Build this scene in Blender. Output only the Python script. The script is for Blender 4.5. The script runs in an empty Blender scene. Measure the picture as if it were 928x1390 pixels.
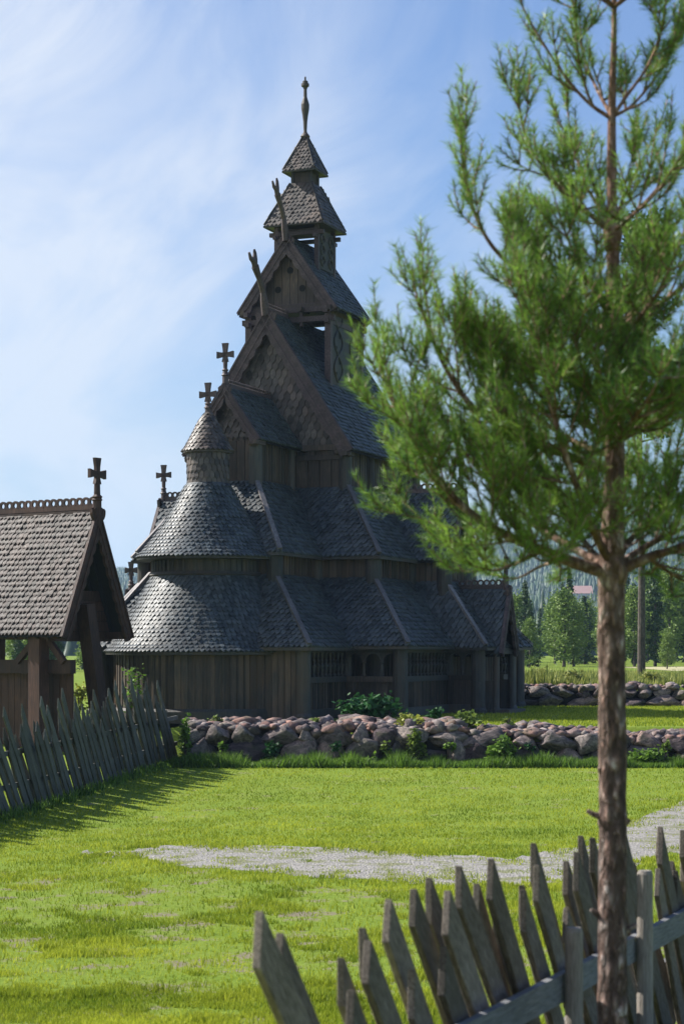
import bpy, math, random
import numpy as np
from mathutils import Vector, Matrix, noise as mnoise
random.seed(7)
RNG = np.random.default_rng(7)
R = math.radians
scene = bpy.context.scene
col = scene.collection
V = Vector

# ------------------------------------------------------------------ camera
F = 2700.0; PW = 928.0; HZ = 885.0; EYE = 3.2
def at(x, y, Z):
    """surveyed point: photo bearing (x, y) at distance Z"""
    return V(((x - 464) / F * Z, Z, EYE + (HZ - y) / F * Z))
cd = bpy.data.cameras.new('camera'); cam = bpy.data.objects.new('camera', cd); col.objects.link(cam)
cam.location = (0, 0, EYE); cam.rotation_euler = (R(90), 0, 0)
cd.sensor_fit = 'HORIZONTAL'; cd.sensor_width = 36; cd.lens = 36 * F / PW
cd.shift_y = (HZ - 695) / PW
cd.clip_start = 0.1; cd.clip_end = 20000
cd.dof.use_dof = True; cd.dof.focus_distance = 57; cd.dof.aperture_fstop = 7.0
scene.camera = cam

# ------------------------------------------------------------------ node helpers
def nodes_of(name):
    m = bpy.data.materials.new(name); m.use_nodes = True
    nt = m.node_tree; nt.nodes.clear()
    return m, nt
def N(nt, t, **kw):
    n = nt.nodes.new(t)
    for k, v in kw.items():
        if k in n.inputs.keys() if hasattr(n.inputs, 'keys') else False: n.inputs[k].default_value = v
        else: setattr(n, k, v)
    return n
def ramp(nt, fac, stops):
    r = nt.nodes.new('ShaderNodeValToRGB'); e = r.color_ramp.elements
    while len(e) < len(stops): e.new(0.5)
    for i, (p, c) in enumerate(stops): e[i].position = p; e[i].color = (*c, 1)
    nt.links.new(fac, r.inputs[0]); return r.outputs[0]
def noise_t(nt, vec, scale, detail=4, rough=0.55, dist=0.0):
    n = nt.nodes.new('ShaderNodeTexNoise'); n.inputs['Scale'].default_value = scale
    n.inputs['Detail'].default_value = detail; n.inputs['Roughness'].default_value = rough
    n.inputs['Distortion'].default_value = dist
    if vec is not None: nt.links.new(vec, n.inputs['Vector'])
    return n.outputs['Fac']
def mapping(nt, scale, coord='Object'):
    tc = nt.nodes.new('ShaderNodeTexCoord'); mp = nt.nodes.new('ShaderNodeMapping')
    mp.inputs['Scale'].default_value = scale
    nt.links.new(tc.outputs[coord], mp.inputs['Vector']); return mp.outputs[0]
def math_n(nt, op, a, b=None, clamp=False):
    n = nt.nodes.new('ShaderNodeMath'); n.operation = op; n.use_clamp = clamp
    for i, x in enumerate((a, b)):
        if x is None: continue
        if isinstance(x, (int, float)): n.inputs[i].default_value = x
        else: nt.links.new(x, n.inputs[i])
    return n.outputs[0]
def mixc(nt, fac, a, b, mode='MIX'):
    n = nt.nodes.new('ShaderNodeMix'); n.data_type = 'RGBA'; n.blend_type = mode
    for i, x in ((0, fac), (6, a), (7, b)):
        if isinstance(x, (int, float)): n.inputs[i].default_value = x
        elif isinstance(x, tuple): n.inputs[i].default_value = (*x, 1)
        else: nt.links.new(x, n.inputs[i])
    return n.outputs[2]
def finish(nt, colr, rough=0.7, bump=None, bdist=0.02, bstr=0.6, spec=0.4, transl=None, roughn=None):
    out = nt.nodes.new('ShaderNodeOutputMaterial'); b = nt.nodes.new('ShaderNodeBsdfPrincipled')
    if isinstance(colr, tuple): b.inputs['Base Color'].default_value = (*colr, 1)
    else: nt.links.new(colr, b.inputs['Base Color'])
    b.inputs['Roughness'].default_value = rough
    if roughn is not None: nt.links.new(roughn, b.inputs['Roughness'])
    b.inputs['Specular IOR Level'].default_value = spec
    if bump is not None:
        bp = nt.nodes.new('ShaderNodeBump'); bp.inputs['Distance'].default_value = bdist
        bp.inputs['Strength'].default_value = bstr
        nt.links.new(bump, bp.inputs['Height']); nt.links.new(bp.outputs[0], b.inputs['Normal'])
    if transl:
        t = nt.nodes.new('ShaderNodeBsdfTranslucent'); mx = nt.nodes.new('ShaderNodeMixShader')
        mx.inputs[0].default_value = transl
        if isinstance(colr, tuple): t.inputs[0].default_value = (*colr, 1)
        else: nt.links.new(colr, t.inputs[0])
        nt.links.new(b.outputs[0], mx.inputs[1]); nt.links.new(t.outputs[0], mx.inputs[2])
        nt.links.new(mx.outputs[0], out.inputs[0])
    else: nt.links.new(b.outputs[0], out.inputs[0])
def toned(nt, c, lo=0.6, hi=1.4):
    a = nt.nodes.new('ShaderNodeAttribute'); a.attribute_name = 'tone'
    mr = nt.nodes.new('ShaderNodeMapRange'); mr.inputs[3].default_value = lo; mr.inputs[4].default_value = hi
    nt.links.new(a.outputs['Fac'], mr.inputs[0])
    g = nt.nodes.new('ShaderNodeCombineColor')
    for i in range(3): nt.links.new(mr.outputs[0], g.inputs[i])
    return mixc(nt, 1.0, c, g.outputs[0], 'MULTIPLY')
def wood(name, dark, mid, light, rough=0.6, grain=(9, 9, 1.0), lo=0.6, hi=1.4, spec=0.4, stain=0.35, scale=3.0, warm=None):
    m, nt = nodes_of(name)
    g = noise_t(nt, mapping(nt, grain), scale, 6, 0.65, 0.3)
    big = noise_t(nt, mapping(nt, (1, 1, 1)), 0.9, 4)
    f = math_n(nt, 'ADD', math_n(nt, 'MULTIPLY', g, 1 - stain), math_n(nt, 'MULTIPLY', big, stain))
    c = ramp(nt, f, [(0.36, dark), (0.52, mid), (0.68, light)])
    if warm:
        st = noise_t(nt, mapping(nt, (1.6, 1.6, .45)), 1.0, 5, .6, .5)
        c = mixc(nt, ramp(nt, st, [(.44, (0, 0, 0)), (.62, (.7, .7, .7))]), c, warm)
    c = toned(nt, c, lo, hi)
    rn = math_n(nt, 'ADD', math_n(nt, 'MULTIPLY', g, 0.3), rough - 0.15)
    finish(nt, c, rough, g, 0.012, 0.8, spec, roughn=rn)
    return m
M = {}
M['shingle'] = wood('tarred_shingle', (.024, .031, .037), (.048, .060, .068), (.10, .112, .116), rough=.5, grain=(3, 3, 3), lo=.55, hi=1.5, spec=.45, warm=(.052, .056, .058))
M['shingle_cap'] = wood('old_shingle', (.036, .032, .030), (.068, .058, .052), (.13, .11, .098), rough=.5, grain=(3, 3, 3), lo=.4, hi=1.7, spec=.4, warm=(.085, .058, .045))
M['gshingle'] = wood('brown_shingle', (.014, .008, .008), (.028, .018, .017), (.062, .044, .041), rough=.6, grain=(3, 3, 3), lo=.35, hi=1.8, spec=.28, warm=(.05, .032, .026))
M['tar'] = wood('tarred_wood', (.022, .025, .027), (.044, .044, .043), (.09, .08, .066), rough=.6, lo=.6, hi=1.45, warm=(.07, .05, .036))
M['tarplank'] = wood('tarred_plank', (.024, .022, .020), (.060, .048, .038), (.15, .10, .062), rough=.62, grain=(12, 12, .7), lo=.4, hi=1.65, warm=(.10, .062, .038))
M['brownwood'] = wood('brown_wood', (.028, .022, .019), (.060, .044, .036), (.13, .09, .066), rough=.65, grain=(12, 12, .8), lo=.6, hi=1.4)
M['purple'] = wood('gable_wood', (.036, .025, .027), (.076, .052, .054), (.14, .10, .095), rough=.6, grain=(5, 5, 5), lo=.7, hi=1.35)
M['edge'] = wood('worn_edge_board', (.085, .075, .078), (.16, .148, .15), (.27, .25, .25), rough=.6, grain=(5, 5, 5))
M['deep'] = wood('dark_interior_wood', (.008, .008, .009), (.014, .013, .013), (.025, .022, .02), rough=.8)  # near-black; also colours the painted shade of gable and panel openings
M['gatewood'] = wood('gate_timber', (.022, .010, .008), (.052, .023, .017), (.105, .052, .036), rough=.65, grain=(10, 10, .8))
M['fencewood'] = wood('grey_fence_board', (.035, .036, .032), (.085, .087, .078), (.19, .19, .175), rough=.7, grain=(14, 14, 1.2), lo=.65, hi=1.35, stain=.4)
M['nearfence'] = wood('weathered_fence_board', (.045, .034, .026), (.17, .14, .115), (.36, .32, .285), rough=.75, grain=(42, 42, 4), lo=.55, hi=1.5, stain=.3)
M['rail'] = wood('grey_rail_plank', (.10, .105, .115), (.20, .205, .215), (.32, .32, .325), rough=.7, grain=(3, 3, 30), lo=.8, hi=1.2)
M['postwood'] = wood('fence_post_wood', (.14, .12, .10), (.27, .24, .21), (.40, .37, .33), rough=.7, grain=(40, 40, 4), lo=.8, hi=1.2)

# ------------------------------------------------------------------ mesh builder
class MB:
    def __init__(s): s.v = []; s.f = []; s.t = []
    def face(s, pts, tone=0.5):
        b = len(s.v); s.v += [tuple(p) for p in pts]; s.f.append(tuple(range(b, b + len(pts)))); s.t.append(tone)
    def poly(s, pts, faces, tone=0.5):
        b = len(s.v); s.v += [tuple(p) for p in pts]
        for f in faces: s.f.append(tuple(b + i for i in f)); s.t.append(tone)
    def beam(s, p0, p1, w, h, up=(0, 0, 1), tone=None, taper=1.0):
        p0 = V(p0); p1 = V(p1); d = (p1 - p0).normalized(); up = V(up)
        a = d.cross(up)
        if a.length < 1e-4: a = d.cross(V((1, 0, 0)))
        a.normalize(); b = a.cross(d).normalized()
        if tone is None: tone = random.random()
        q = []
        for p, k in ((p0, 1), (p1, taper)):
            for sa, sb in ((-1, -1), (1, -1), (1, 1), (-1, 1)): q.append(p + a * sa * w / 2 * k + b * sb * h / 2 * k)
        s.poly(q, [(3, 2, 1, 0), (4, 5, 6, 7), (0, 1, 5, 4), (1, 2, 6, 5), (2, 3, 7, 6), (3, 0, 4, 7)], tone)
    def box(s, x0, x1, y0, y1, z0, z1, tone=None):
        if tone is None: tone = random.random()
        q = [(x0, y0, z0), (x1, y0, z0), (x1, y1, z0), (x0, y1, z0), (x0, y0, z1), (x1, y0, z1), (x1, y1, z1), (x0, y1, z1)]
        s.poly(q, [(3, 2, 1, 0), (4, 5, 6, 7), (0, 1, 5, 4), (1, 2, 6, 5), (2, 3, 7, 6), (3, 0, 4, 7)], tone)
    def lathe(s, c, prof, n=14, tone=0.5, a0=0, a1=2 * math.pi, sx=1, sy=1):
        c = V(c); full = abs(a1 - a0 - 2 * math.pi) < 1e-4; m = n if full else n + 1
        q = []
        for r, z in prof:
            for i in range(m):
                a = a0 + (a1 - a0) * i / n; q.append((c.x + r * sx * math.cos(a), c.y + r * sy * math.sin(a), c.z + z))
        fs = []
        for j in range(len(prof) - 1):
            for i in range(n):
                k = (i + 1) % m; fs.append((j * m + i, j * m + k, (j + 1) * m + k, (j + 1) * m + i))
        if full: fs.append(tuple(range((len(prof) - 1) * m, len(prof) * m))); fs.append(tuple(reversed(range(m))))
        s.poly(q, fs, tone)
    def tube(s, pts, rad, n=8, tone=0.5, cap=True, flat=1.0):
        q = []; pts = [V(p) for p in pts]
        ref = V((0.31, 0.9, 0.17))
        for i, p in enumerate(pts):
            d = (pts[min(i + 1, len(pts) - 1)] - pts[max(i - 1, 0)]).normalized()
            a = d.cross(ref).normalized(); b = a.cross(d)
            for k in range(n):
                t = 2 * math.pi * k / n; q.append(p + (a * math.cos(t) + b * math.sin(t) * flat) * rad[i])
        fs = [(j * n + i, j * n + (i + 1) % n, (j + 1) * n + (i + 1) % n, (j + 1) * n + i) for j in range(len(pts) - 1) for i in range(n)]
        if cap: fs.append(tuple(reversed(range(n)))); fs.append(tuple(range((len(pts) - 1) * n, len(pts) * n)))
        s.poly(q, fs, tone)
    def prism(s, outline, d, tone=0.5):
        """outline: list of Vectors (planar), d: extrusion vector"""
        n = len(outline); d = V(d); q = [V(p) for p in outline] + [V(p) + d for p in outline]
        fs = [tuple(range(n)), tuple(reversed(range(n, 2 * n)))] + [(i, n + i, n + (i + 1) % n, (i + 1) % n) for i in range(n)]
        s.poly(q, fs, tone)
    def build(s, name, mat, parent=None, shift=(0, 0, 0), smooth=False, fix=False):
        me = bpy.data.meshes.new(name)
        sh = V(shift)
        me.from_pydata([(p[0] - sh.x, p[1] - sh.y, p[2] - sh.z) for p in s.v], [], s.f)
        at_ = me.attributes.new('tone', 'FLOAT', 'FACE'); at_.data.foreach_set('value', s.t)
        if smooth: me.polygons.foreach_set('use_smooth', [True] * len(s.f))
        me.materials.append(mat); me.update()
        if fix:
            import bmesh
            bm = bmesh.new(); bm.from_mesh(me); bmesh.ops.recalc_face_normals(bm, faces=bm.faces); bm.to_mesh(me); bm.free()
        o = bpy.data.objects.new(name, me); col.objects.link(o)
        if parent is not None: o.parent = parent
        return o
def tag(o, label=None, cat=None, group=None, kind=None):
    if label: o['label'] = label
    if cat: o['category'] = cat
    if group: o['group'] = group
    if kind: o['kind'] = kind
    return o
def empty(name, loc, rz=0.0):
    o = bpy.data.objects.new(name, None); o.empty_display_size = 0.3; col.objects.link(o)
    o.location = loc; o.rotation_euler = (0, 0, rz); return o
def npmesh(name, verts, faces, mat, parent=None, tone=None, smooth=False):
    """verts (n,3), faces (m,k) numpy"""
    me = bpy.data.meshes.new(name); k = faces.shape[1]
    me.vertices.add(len(verts)); me.vertices.foreach_set('co', verts.astype(np.float32).ravel())
    me.loops.add(faces.size); me.loops.foreach_set('vertex_index', faces.astype(np.int32).ravel())
    me.polygons.add(len(faces)); me.polygons.foreach_set('loop_start', np.arange(0, faces.size, k, dtype=np.int32))
    me.polygons.foreach_set('loop_total', np.full(len(faces), k, dtype=np.int32))
    if tone is None: tone = RNG.random(len(faces))
    a = me.attributes.new('tone', 'FLOAT', 'FACE'); a.data.foreach_set('value', tone.astype(np.float32))
    if smooth: me.polygons.foreach_set('use_smooth', np.ones(len(faces), dtype=bool))
    me.update(calc_edges=True); me.validate()
    me.materials.append(mat)
    o = bpy.data.objects.new(name, me); col.objects.link(o)
    if parent is not None: o.parent = parent
    return o

# ------------------------------------------------------------------ shingles
def one_shingle(mb, p, a, b, n, w, L, lift, th, tone):
    """p: centre of the exposed lower end; a across, b up the slope, n outward"""
    h = w / 2 * 0.93
    tip = p - b * (w * 0.55) + n * lift; l = p - a * h + n * lift; r = p + a * h + n * lift
    tr = p + a * h + b * L; tl = p - a * h + b * L
    dn = -n * th
    q = [tip, r, tr, tl, l, tip + dn, r + dn, l + dn]
    mb.poly(q, [(0, 1, 2, 3, 4), (5, 6, 1, 0), (7, 5, 0, 4), (6, 2, 1), (7, 4, 3)], tone)
def shingle_patch(mb, A, B, C, D, w=.16, row=.155, lift=.06, th=.045, base=True, off=.0):
    """A,B: eave ends, D,C: top ends (A->D, B->C); normal = (B-A)x(D-A)"""
    A, B, C, D = map(V, (A, B, C, D))
    n = (B - A).cross(D - A) if (B - A).length > 1e-3 else (B - D).cross(C - D)
    n.normalize()
    a = (B - A).normalized(); b = n.cross(a).normalized()
    if base: mb.face([A, B, C, D], .35)
    H = (D - A).dot(b); nr = max(1, int(round(H / row))); rr = H / nr
    for j in range(nr):
        t = j / nr
        l = A.lerp(D, t); r = B.lerp(C, t); W = (r - l).length
        if W < w * .6: continue
        x = (w * .5 if j % 2 else 0)
        x0 = math.floor((l - A).dot(a) / w) * w - (l - A).dot(a) + x
        while x0 < W + w * .3:
            xx = x0 + w / 2
            if -.02 < xx < W + .02 and xx > w * .22 and xx < W - w * .22:
                one_shingle(mb, l + a * (xx + random.uniform(-.012, .012)) + b * (w * .25 + off), a, b, n, w, min(rr * 1.5, (1 - t) * H + .02), lift * random.uniform(.75, 1.3), th, random.random())
            x0 += w
def shingle_cone(mb, c, prof, w=.17, row=.165, lift=.045, th=.035, a0=0, a1=2 * math.pi):
    """prof from eave (r,z) to top"""
    c = V(c); seg = []
    for (r0, z0), (r1, z1) in zip(prof, prof[1:]): seg.append(math.hypot(r1 - r0, z1 - z0))
    tot = sum(seg); nr = int(round(tot / row)); rr = tot / nr
    mb.lathe(c, [(r - .01, z) for r, z in prof], 48, .3)
    for j in range(nr):
        d = j * rr + .04; i = 0
        while i < len(seg) - 1 and d > seg[i]: d -= seg[i]; i += 1
        t = d / seg[i]; (r0, z0), (r1, z1) = prof[i], prof[i + 1]
        r = r0 + (r1 - r0) * t; z = z0 + (z1 - z0) * t
        cnt = max(6, int(round((a1 - a0) * r / w)))
        sl = V((r1 - r0, 0, z1 - z0)).normalized()
        ww = (a1 - a0) * r / cnt
        for k in range(cnt):
            ang = a0 + (a1 - a0) * (k + (.5 if j % 2 else 0)) / cnt
            rad = V((math.cos(ang), math.sin(ang), 0)); a = V((-math.sin(ang), math.cos(ang), 0))
            b = (rad * sl.x + V((0, 0, 1)) * sl.z).normalized(); n = a.cross(b).normalized()
            one_shingle(mb, c + rad * r + V((0, 0, z)), a, b, n, ww, min(rr * 1.45, tot - j * rr), lift * random.uniform(.75, 1.3), th, random.random())
# ================================================================== THE CHURCH
ang = R(68.5)
Ev = V((-math.cos(ang), -math.sin(ang), 0)); Sv = V((math.sin(ang), -math.cos(ang), 0))
ORG = V((-1.2, 65.0, 0)); GZ = 1.28
church = empty('stave_church', (ORG.x, ORG.y, GZ), math.atan2(Ev.y, Ev.x))
tag(church, 'large dark tarred wooden stave church with tiered shingled roofs, carved gables and tall spire', 'church')
SH = (0, 0, GZ)     # meshes are written with absolute heights
def part(mb, name, mat, parent=None, **kw): return mb.build(name, M[mat], parent or church, SH if (parent is None or parent is church) else SH, **kw)

def hip(mb, p0, p1, w=.14, h=.08, lift=.085):
    p0 = V(p0); p1 = V(p1); mb.beam(p0 + V((0, 0, lift)), p1 + V((0, 0, lift)), w, h, tone=random.random())
def skirt(name, inner, outer, zt, zb, sides='ENSW', hips=('SE', 'NE')):
    """inner/outer = (e0, e1, s0, s1)"""
    i0, i1, i2, i3 = inner; o0, o1, o2, o3 = outer
    mb = MB()
    I = {'SE': V((i1, i3, zt)), 'NE': V((i1, i2, zt)), 'SW': V((i0, i3, zt)), 'NW': V((i0, i2, zt))}
    Oo = {'SE': V((o1, o3, zb)), 'NE': V((o1, o2, zb)), 'SW': V((o0, o3, zb)), 'NW': V((o0, o2, zb))}
    # facing out: order so that (B-A)x(D-A) points outward
    for sd, l, r in (('E', 'NE', 'SE'), ('S', 'SE', 'SW'), ('W', 'SW', 'NW'), ('N', 'NW', 'NE')):
        if sd in sides: shingle_patch(mb, Oo[l], Oo[r], I[r], I[l])
    roof = part(mb, name, 'shingle')
    # eave fascia
    fb = MB()
    for sd, l, r in (('E', 'NE', 'SE'), ('S', 'SE', 'SW'), ('W', 'SW', 'NW'), ('N', 'NW', 'NE')):
        if sd in sides:
            fb.beam(Oo[l] - V((0, 0, .05)), Oo[r] - V((0, 0, .05)), .07, .09)
            # soffit
            a, b = Oo[l], Oo[r]; c, d = I[r], I[l]
            fb.face([a - V((0, 0, .09)), d - V((0, 0, .16)), c - V((0, 0, .16)), b - V((0, 0, .09))], .2)
    part(fb, 'eave_board', 'tar', roof)
    for h_ in hips:
        hb = MB(); hip(hb, Oo[h_], I[h_]); part(hb, 'hip_board', 'edge', roof)
    return roof
def planks(mb, p0, p1, z0, z1, w=.2, th=.05, nrm=None, batten=True):
    p0 = V((p0[0], p0[1], 0)); p1 = V((p1[0], p1[1], 0)); L = (p1 - p0).length; d = (p1 - p0) / L
    n = V((d.y, -d.x, 0)) if nrm is None else V(nrm)
    k = max(1, int(round(L / w))); ww = L / k
    for i in range(k):
        a = p0 + d * (ww * (i + .5)); o = n * random.uniform(-.008, .012)
        mb.beam(a + o + V((0, 0, z0)), a + o + V((0, 0, z1)), ww - .012, th, up=n)
        if batten and i: 
            q = p0 + d * ww * i + n * (th * .6)
            mb.beam(q + V((0, 0, z0)), q + V((0, 0, z1)), .05, .045, up=n)
    mb.face([p0 + V((0, 0, z0)), p1 + V((0, 0, z0)), p1 + V((0, 0, z1)), p0 + V((0, 0, z1))], 0)
def post(e, s, z0, z1, r=.2, mat='tar', name='corner_post'):
    mb = MB(); mb.lathe((e, s, 0), [(r * 1.25, z0), (r * 1.25, z0 + .12), (r * 1.02, z0 + .2), (r, z1)], 14, random.random())
    return part(mb, name, mat)
def rectwall(rect, z0, z1, mat='tarplank', name='wall', sides='ENSW', w=.2):
    e0, e1, s0, s1 = rect; c = {'SE': (e1, s1), 'NE': (e1, s0), 'SW': (e0, s1), 'NW': (e0, s0)}
    for sd, l, r in (('E', 'NE', 'SE'), ('S', 'SE', 'SW'), ('W', 'SW', 'NW'), ('N', 'NW', 'NE')):
        if sd in sides:
            mb = MB(); planks(mb, c[l], c[r], z0, z1, w); part(mb, name, mat)

# --- inner walls of the ambulatory, dark behind the arcade
rectwall((-5.2, 4.2, -3.7, 3.95), 1.3, 6.25, name='aisle_wall')
rectwall((3.9, 7.35, -1.9, 2.1), 1.3, 6.25, name='choir_wall', sides='ENS')
rectwall((-1.2, .95, -4.95, 5.1), 1.3, 6.3, name='transept_wall')
for e, s in ((4.2, 3.95), (7.35, 2.1), (.95, 5.1), (4.2, -3.7), (-1.2, 5.1), (-5.2, 3.95), (4.2, 2.1), (.95, 3.95)):
    post(e, s, 1.3, 6.2, .24)
# --- clerestory
rectwall((-3.6, 2.8, -2.5, 2.5), 8.1, 9.75, name='clerestory_wall')
rectwall((2.6, 5.9, -.85, .85), 8.1, 9.7, name='choir_clerestory_wall', sides='ENS')
for e, s in ((2.8, 2.5), (5.9, .85), (2.8, -2.5), (-3.6, 2.5), (5.9, -.85)): post(e, s, 7.9, 9.6, .2)
for e in (.7, -1.5): post(e, 2.52, 7.9, 9.6, .15)
post(3.3, .9, 7.9, 9.6, .13)
# brown beam and wall under main gable
mb = MB(); mb.box(2.78, 2.95, -2.5, 2.5, 9.45, 9.62); mb.box(2.8, 2.98, -2.6, 2.6, 9.15, 9.3)
part(mb, 'gable_beam', 'brownwood')
mb = MB()
for k in range(12):
    s0 = -2.3 + k * .4; mb.box(2.84, 2.9, s0, s0 + .37, 8.3, 9.2)
part(mb, 'gable_panel', 'brownwood')
mb = MB()
for k in range(6):
    s0 = -.8 + k * .27; mb.box(5.93, 5.99, s0, s0 + .25, 8.3, 9.5)
part(mb, 'choir_gable_panel', 'brownwood')

# --- skirts, tier by tier
skirt('upper_skirt_roof', (-3.8, 2.85, -2.45, 2.6), (-5.5, 4.52, -4.0, 4.27), 8.31, 6.07, hips=('SE', 'NE', 'SW'))
skirt('choir_skirt_roof', (2.5, 5.9, -.85, .85), (2.5, 7.67, -2.2, 2.404), 8.34, 6.07, sides='ENS')
skirt('lower_skirt_roof', (-5.2, 4.2, -3.7, 3.95), (-6.9, 5.93, -5.0, 5.68), 5.45, 3.37, hips=('SE', 'NE', 'SW'))
skirt('choir_gallery_roof', (4.0, 7.35, -1.9, 2.1), (4.0, 9.07, -3.1, 3.9), 5.45, 3.33, sides='ENS')
skirt('transept_gallery_roof', (-1.2, .95, -4.95, 5.1), (-2.2, 1.75, -6.3, 6.72), 5.43, 3.34, hips=('SE', 'NE', 'SW'))

def crest(mb, p0, p1, r=.105):
    """openwork ridge crest: row of rings between two rails"""
    p0 = V(p0); p1 = V(p1); L = (p1 - p0).length; d = (p1 - p0) / L; n = V((d.y, -d.x, 0)).normalized()
    mb.beam(p0 + V((0, 0, .04)), p1 + V((0, 0, .04)), .1, .12); k = int(L / (1.8 * r)); st = L / k
    for i in range(k):
        c = p0 + d * st * (i + .5) + V((0, 0, .07 + r)); m = 14; q = []
        for rad in (r * 1.06, r * .56):
            for sgn in (-.03, .03):
                for j in range(m):
                    t = 2 * math.pi * j / m; q.append(c + d * rad * math.cos(t) + V((0, 0, 1)) * rad * math.sin(t) + n * sgn)
        fs = []
        for j in range(m):
            j2 = (j + 1) % m
            fs += [(j, j2, m + j2, m + j), (2 * m + j, 3 * m + j, 3 * m + j2, 2 * m + j2), (j, 2 * m + j, 2 * m + j2, j2), (m + j, m + j2, 3 * m + j2, 3 * m + j)]
        mb.poly(q, fs, random.random())
def cross(parent, p, h=1.15, w=.4, along=(0, 1, 0), mat='purple', name='cross'):
    """flared-arm cross on a turned post, p = foot"""
    p = V(p); a = V(along).normalized(); u = V((0, 0, 1)); t = a.cross(u) * .085
    c = p + u * (h - w * .95)
    mb = MB()
    def arm(d, pd, L):
        o = [c + pd * .06, c + pd * .07 + d * L * .45, c + pd * .10 + d * L, c - pd * .10 + d * L, c - pd * .07 + d * L * .45, c - pd * .06]
        mb.prism([x - t / 2 for x in o], t, random.random())
    arm(u, a, w * .95); arm(a, u, w * .75); arm(-a, u, w * .75); arm(-u, a, w * .6)
    mb.lathe(p, [(.09, -.25), (.09, h * .18), (.125, h * .2), (.09, h * .24), (.075, h * .3), (.1, h * .33), (.06, h * .37), (.07, h - w * 1.45)], 10, .5)
    return part(mb, name, mat, parent)
def barge(mb, apex, foot, n, w=.3, th=.09, scallop=.06, pitch=.42, over=.0):
    """scalloped board from apex to foot, hanging below the line; n outward normal"""
    apex = V(apex); foot = V(foot); d = foot - apex; L = d.length; d /= L; n = V(n)
    dn = d.cross(n)
    if dn.z > 0: dn = -dn
    k = int(L / (pitch / 6)) ; top = []; bot = []
    for i in range(k + 1):
        x = L * i / k; top.append(apex + d * x)
        bot.append(apex + d * x + dn * (w + scallop * abs(math.sin(math.pi * x / pitch))))
    for i in range(k):
        mb.poly([top[i], top[i + 1], bot[i + 1], bot[i]] + [p + n * th for p in (top[i], top[i + 1], bot[i + 1], bot[i])],
                [(0, 1, 2, 3), (7, 6, 5, 4), (3, 2, 6, 7), (1, 0, 4, 5)], .4 + .2 * math.sin(i))
    # raised moulding and thin capping
    mb.beam(apex + n * (th + .01) + dn * .05, foot + n * (th + .01) + dn * .05, .05, .05, up=n)
    mb.beam(apex + n * (th + .01) + dn * (w * .7), foot + n * (th + .01) + dn * (w * .7), .035, .035, up=n)
def gable_roof(name, e_lo, e_hi, s_lo, s_hi, axis, zr, ze, mat='shingle', barges=True, bw=.3, ends=(1, 1), cresth=True):
    """axis 'e': ridge along e at s mid; axis 's': ridge along s at e mid."""
    mb = MB()
    if axis == 'e':
        m = (s_lo + s_hi) / 2
        shingle_patch(mb, (e_hi, s_hi, ze), (e_lo, s_hi, ze), (e_lo, m, zr), (e_hi, m, zr))
        shingle_patch(mb, (e_lo, s_lo, ze), (e_hi, s_lo, ze), (e_hi, m, zr), (e_lo, m, zr))
        ru = [V((e_lo, m, zr)), V((e_hi, m, zr))]
        gl = [(V((e_hi, m, zr)), V((e_hi, s_lo, ze)), V((e_hi, s_hi, ze)), V((1, 0, 0))), (V((e_lo, m, zr)), V((e_lo, s_lo, ze)), V((e_lo, s_hi, ze)), V((-1, 0, 0)))]
    else:
        m = (e_lo + e_hi) / 2
        shingle_patch(mb, (e_hi, s_lo, ze), (e_hi, s_hi, ze), (m, s_hi, zr), (m, s_lo, zr))
        shingle_patch(mb, (e_lo, s_hi, ze), (e_lo, s_lo, ze), (m, s_lo, zr), (m, s_hi, zr))
        ru = [V((m, s_lo, zr)), V((m, s_hi, zr))]
        gl = [(V((m, s_hi, zr)), V((e_lo, s_hi, ze)), V((e_hi, s_hi, ze)), V((0, 1, 0))), (V((m, s_lo, zr)), V((e_lo, s_lo, ze)), V((e_hi, s_lo, ze)), V((0, -1, 0)))]
    roof = part(mb, name, mat)
    sb = MB()
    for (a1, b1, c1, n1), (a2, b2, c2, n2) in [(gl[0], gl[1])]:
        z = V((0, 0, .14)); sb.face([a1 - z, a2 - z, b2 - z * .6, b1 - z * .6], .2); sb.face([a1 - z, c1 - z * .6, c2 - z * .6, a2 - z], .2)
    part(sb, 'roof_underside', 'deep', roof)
    for use, (a, b, c, n) in zip(ends, gl):
        if not use: continue
        for f in (b, c):
            bb = MB(); up = V((0, 0, .1)); barge(bb, a + up, f + up + (f - a).normalized() * .08, n, bw)
            part(bb, 'bargeboard', 'purple', roof)
    if cresth:
        cb = MB(); crest(cb, ru[0], ru[1]); part(cb, 'ridge_crest', 'purple', roof)
    return roof
def dragon(parent, p, out, h=1.35, s=1.0):
    """carved dragon head rising from a gable apex, leaning out"""
    p = V(p); o = V(out); u = V((0, 0, 1)); side = o.cross(u); mb = MB()
    pts = [p - u * .25, p + u * .12 + o * .12 * s, p + u * h * .28 + o * .22 * s, p + u * h * .52 + o * .52 * s, p + u * h * .72 + o * .82 * s]
    mb.tube(pts, [.15 * s, .14 * s, .105 * s, .10 * s, .14 * s], 8, .5, flat=.8)
    hd = pts[-1]
    mb.tube([hd, hd + u * h * .1 + o * .12 * s, hd + u * h * .12 + o * .34 * s, hd + u * h * .22 + o * .46 * s], [.12 * s, .12 * s, .08 * s, .045 * s], 7, .7, flat=.7)
    mb.tube([hd, hd + u * h * .14 + o * .02 * s, hd + u * h * .26 + o * .02 * s, hd + u * h * .33 + o * .07 * s], [.1 * s, .1 * s, .07 * s, .04 * s], 7, .3, flat=.7)
    for i in range(7):    # crest of spikes down the neck
        t = i / 6; q = pts[1].lerp(pts[-1], t) - o * .1 * s
        mb.prism([q - side * .02 + u * .06, q - side * .02 - u * .06, q - side * .02 - o * .1 * s + u * .05], side * .04, .5)
    return part(mb, 'dragon_head', 'purple', parent)

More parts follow.
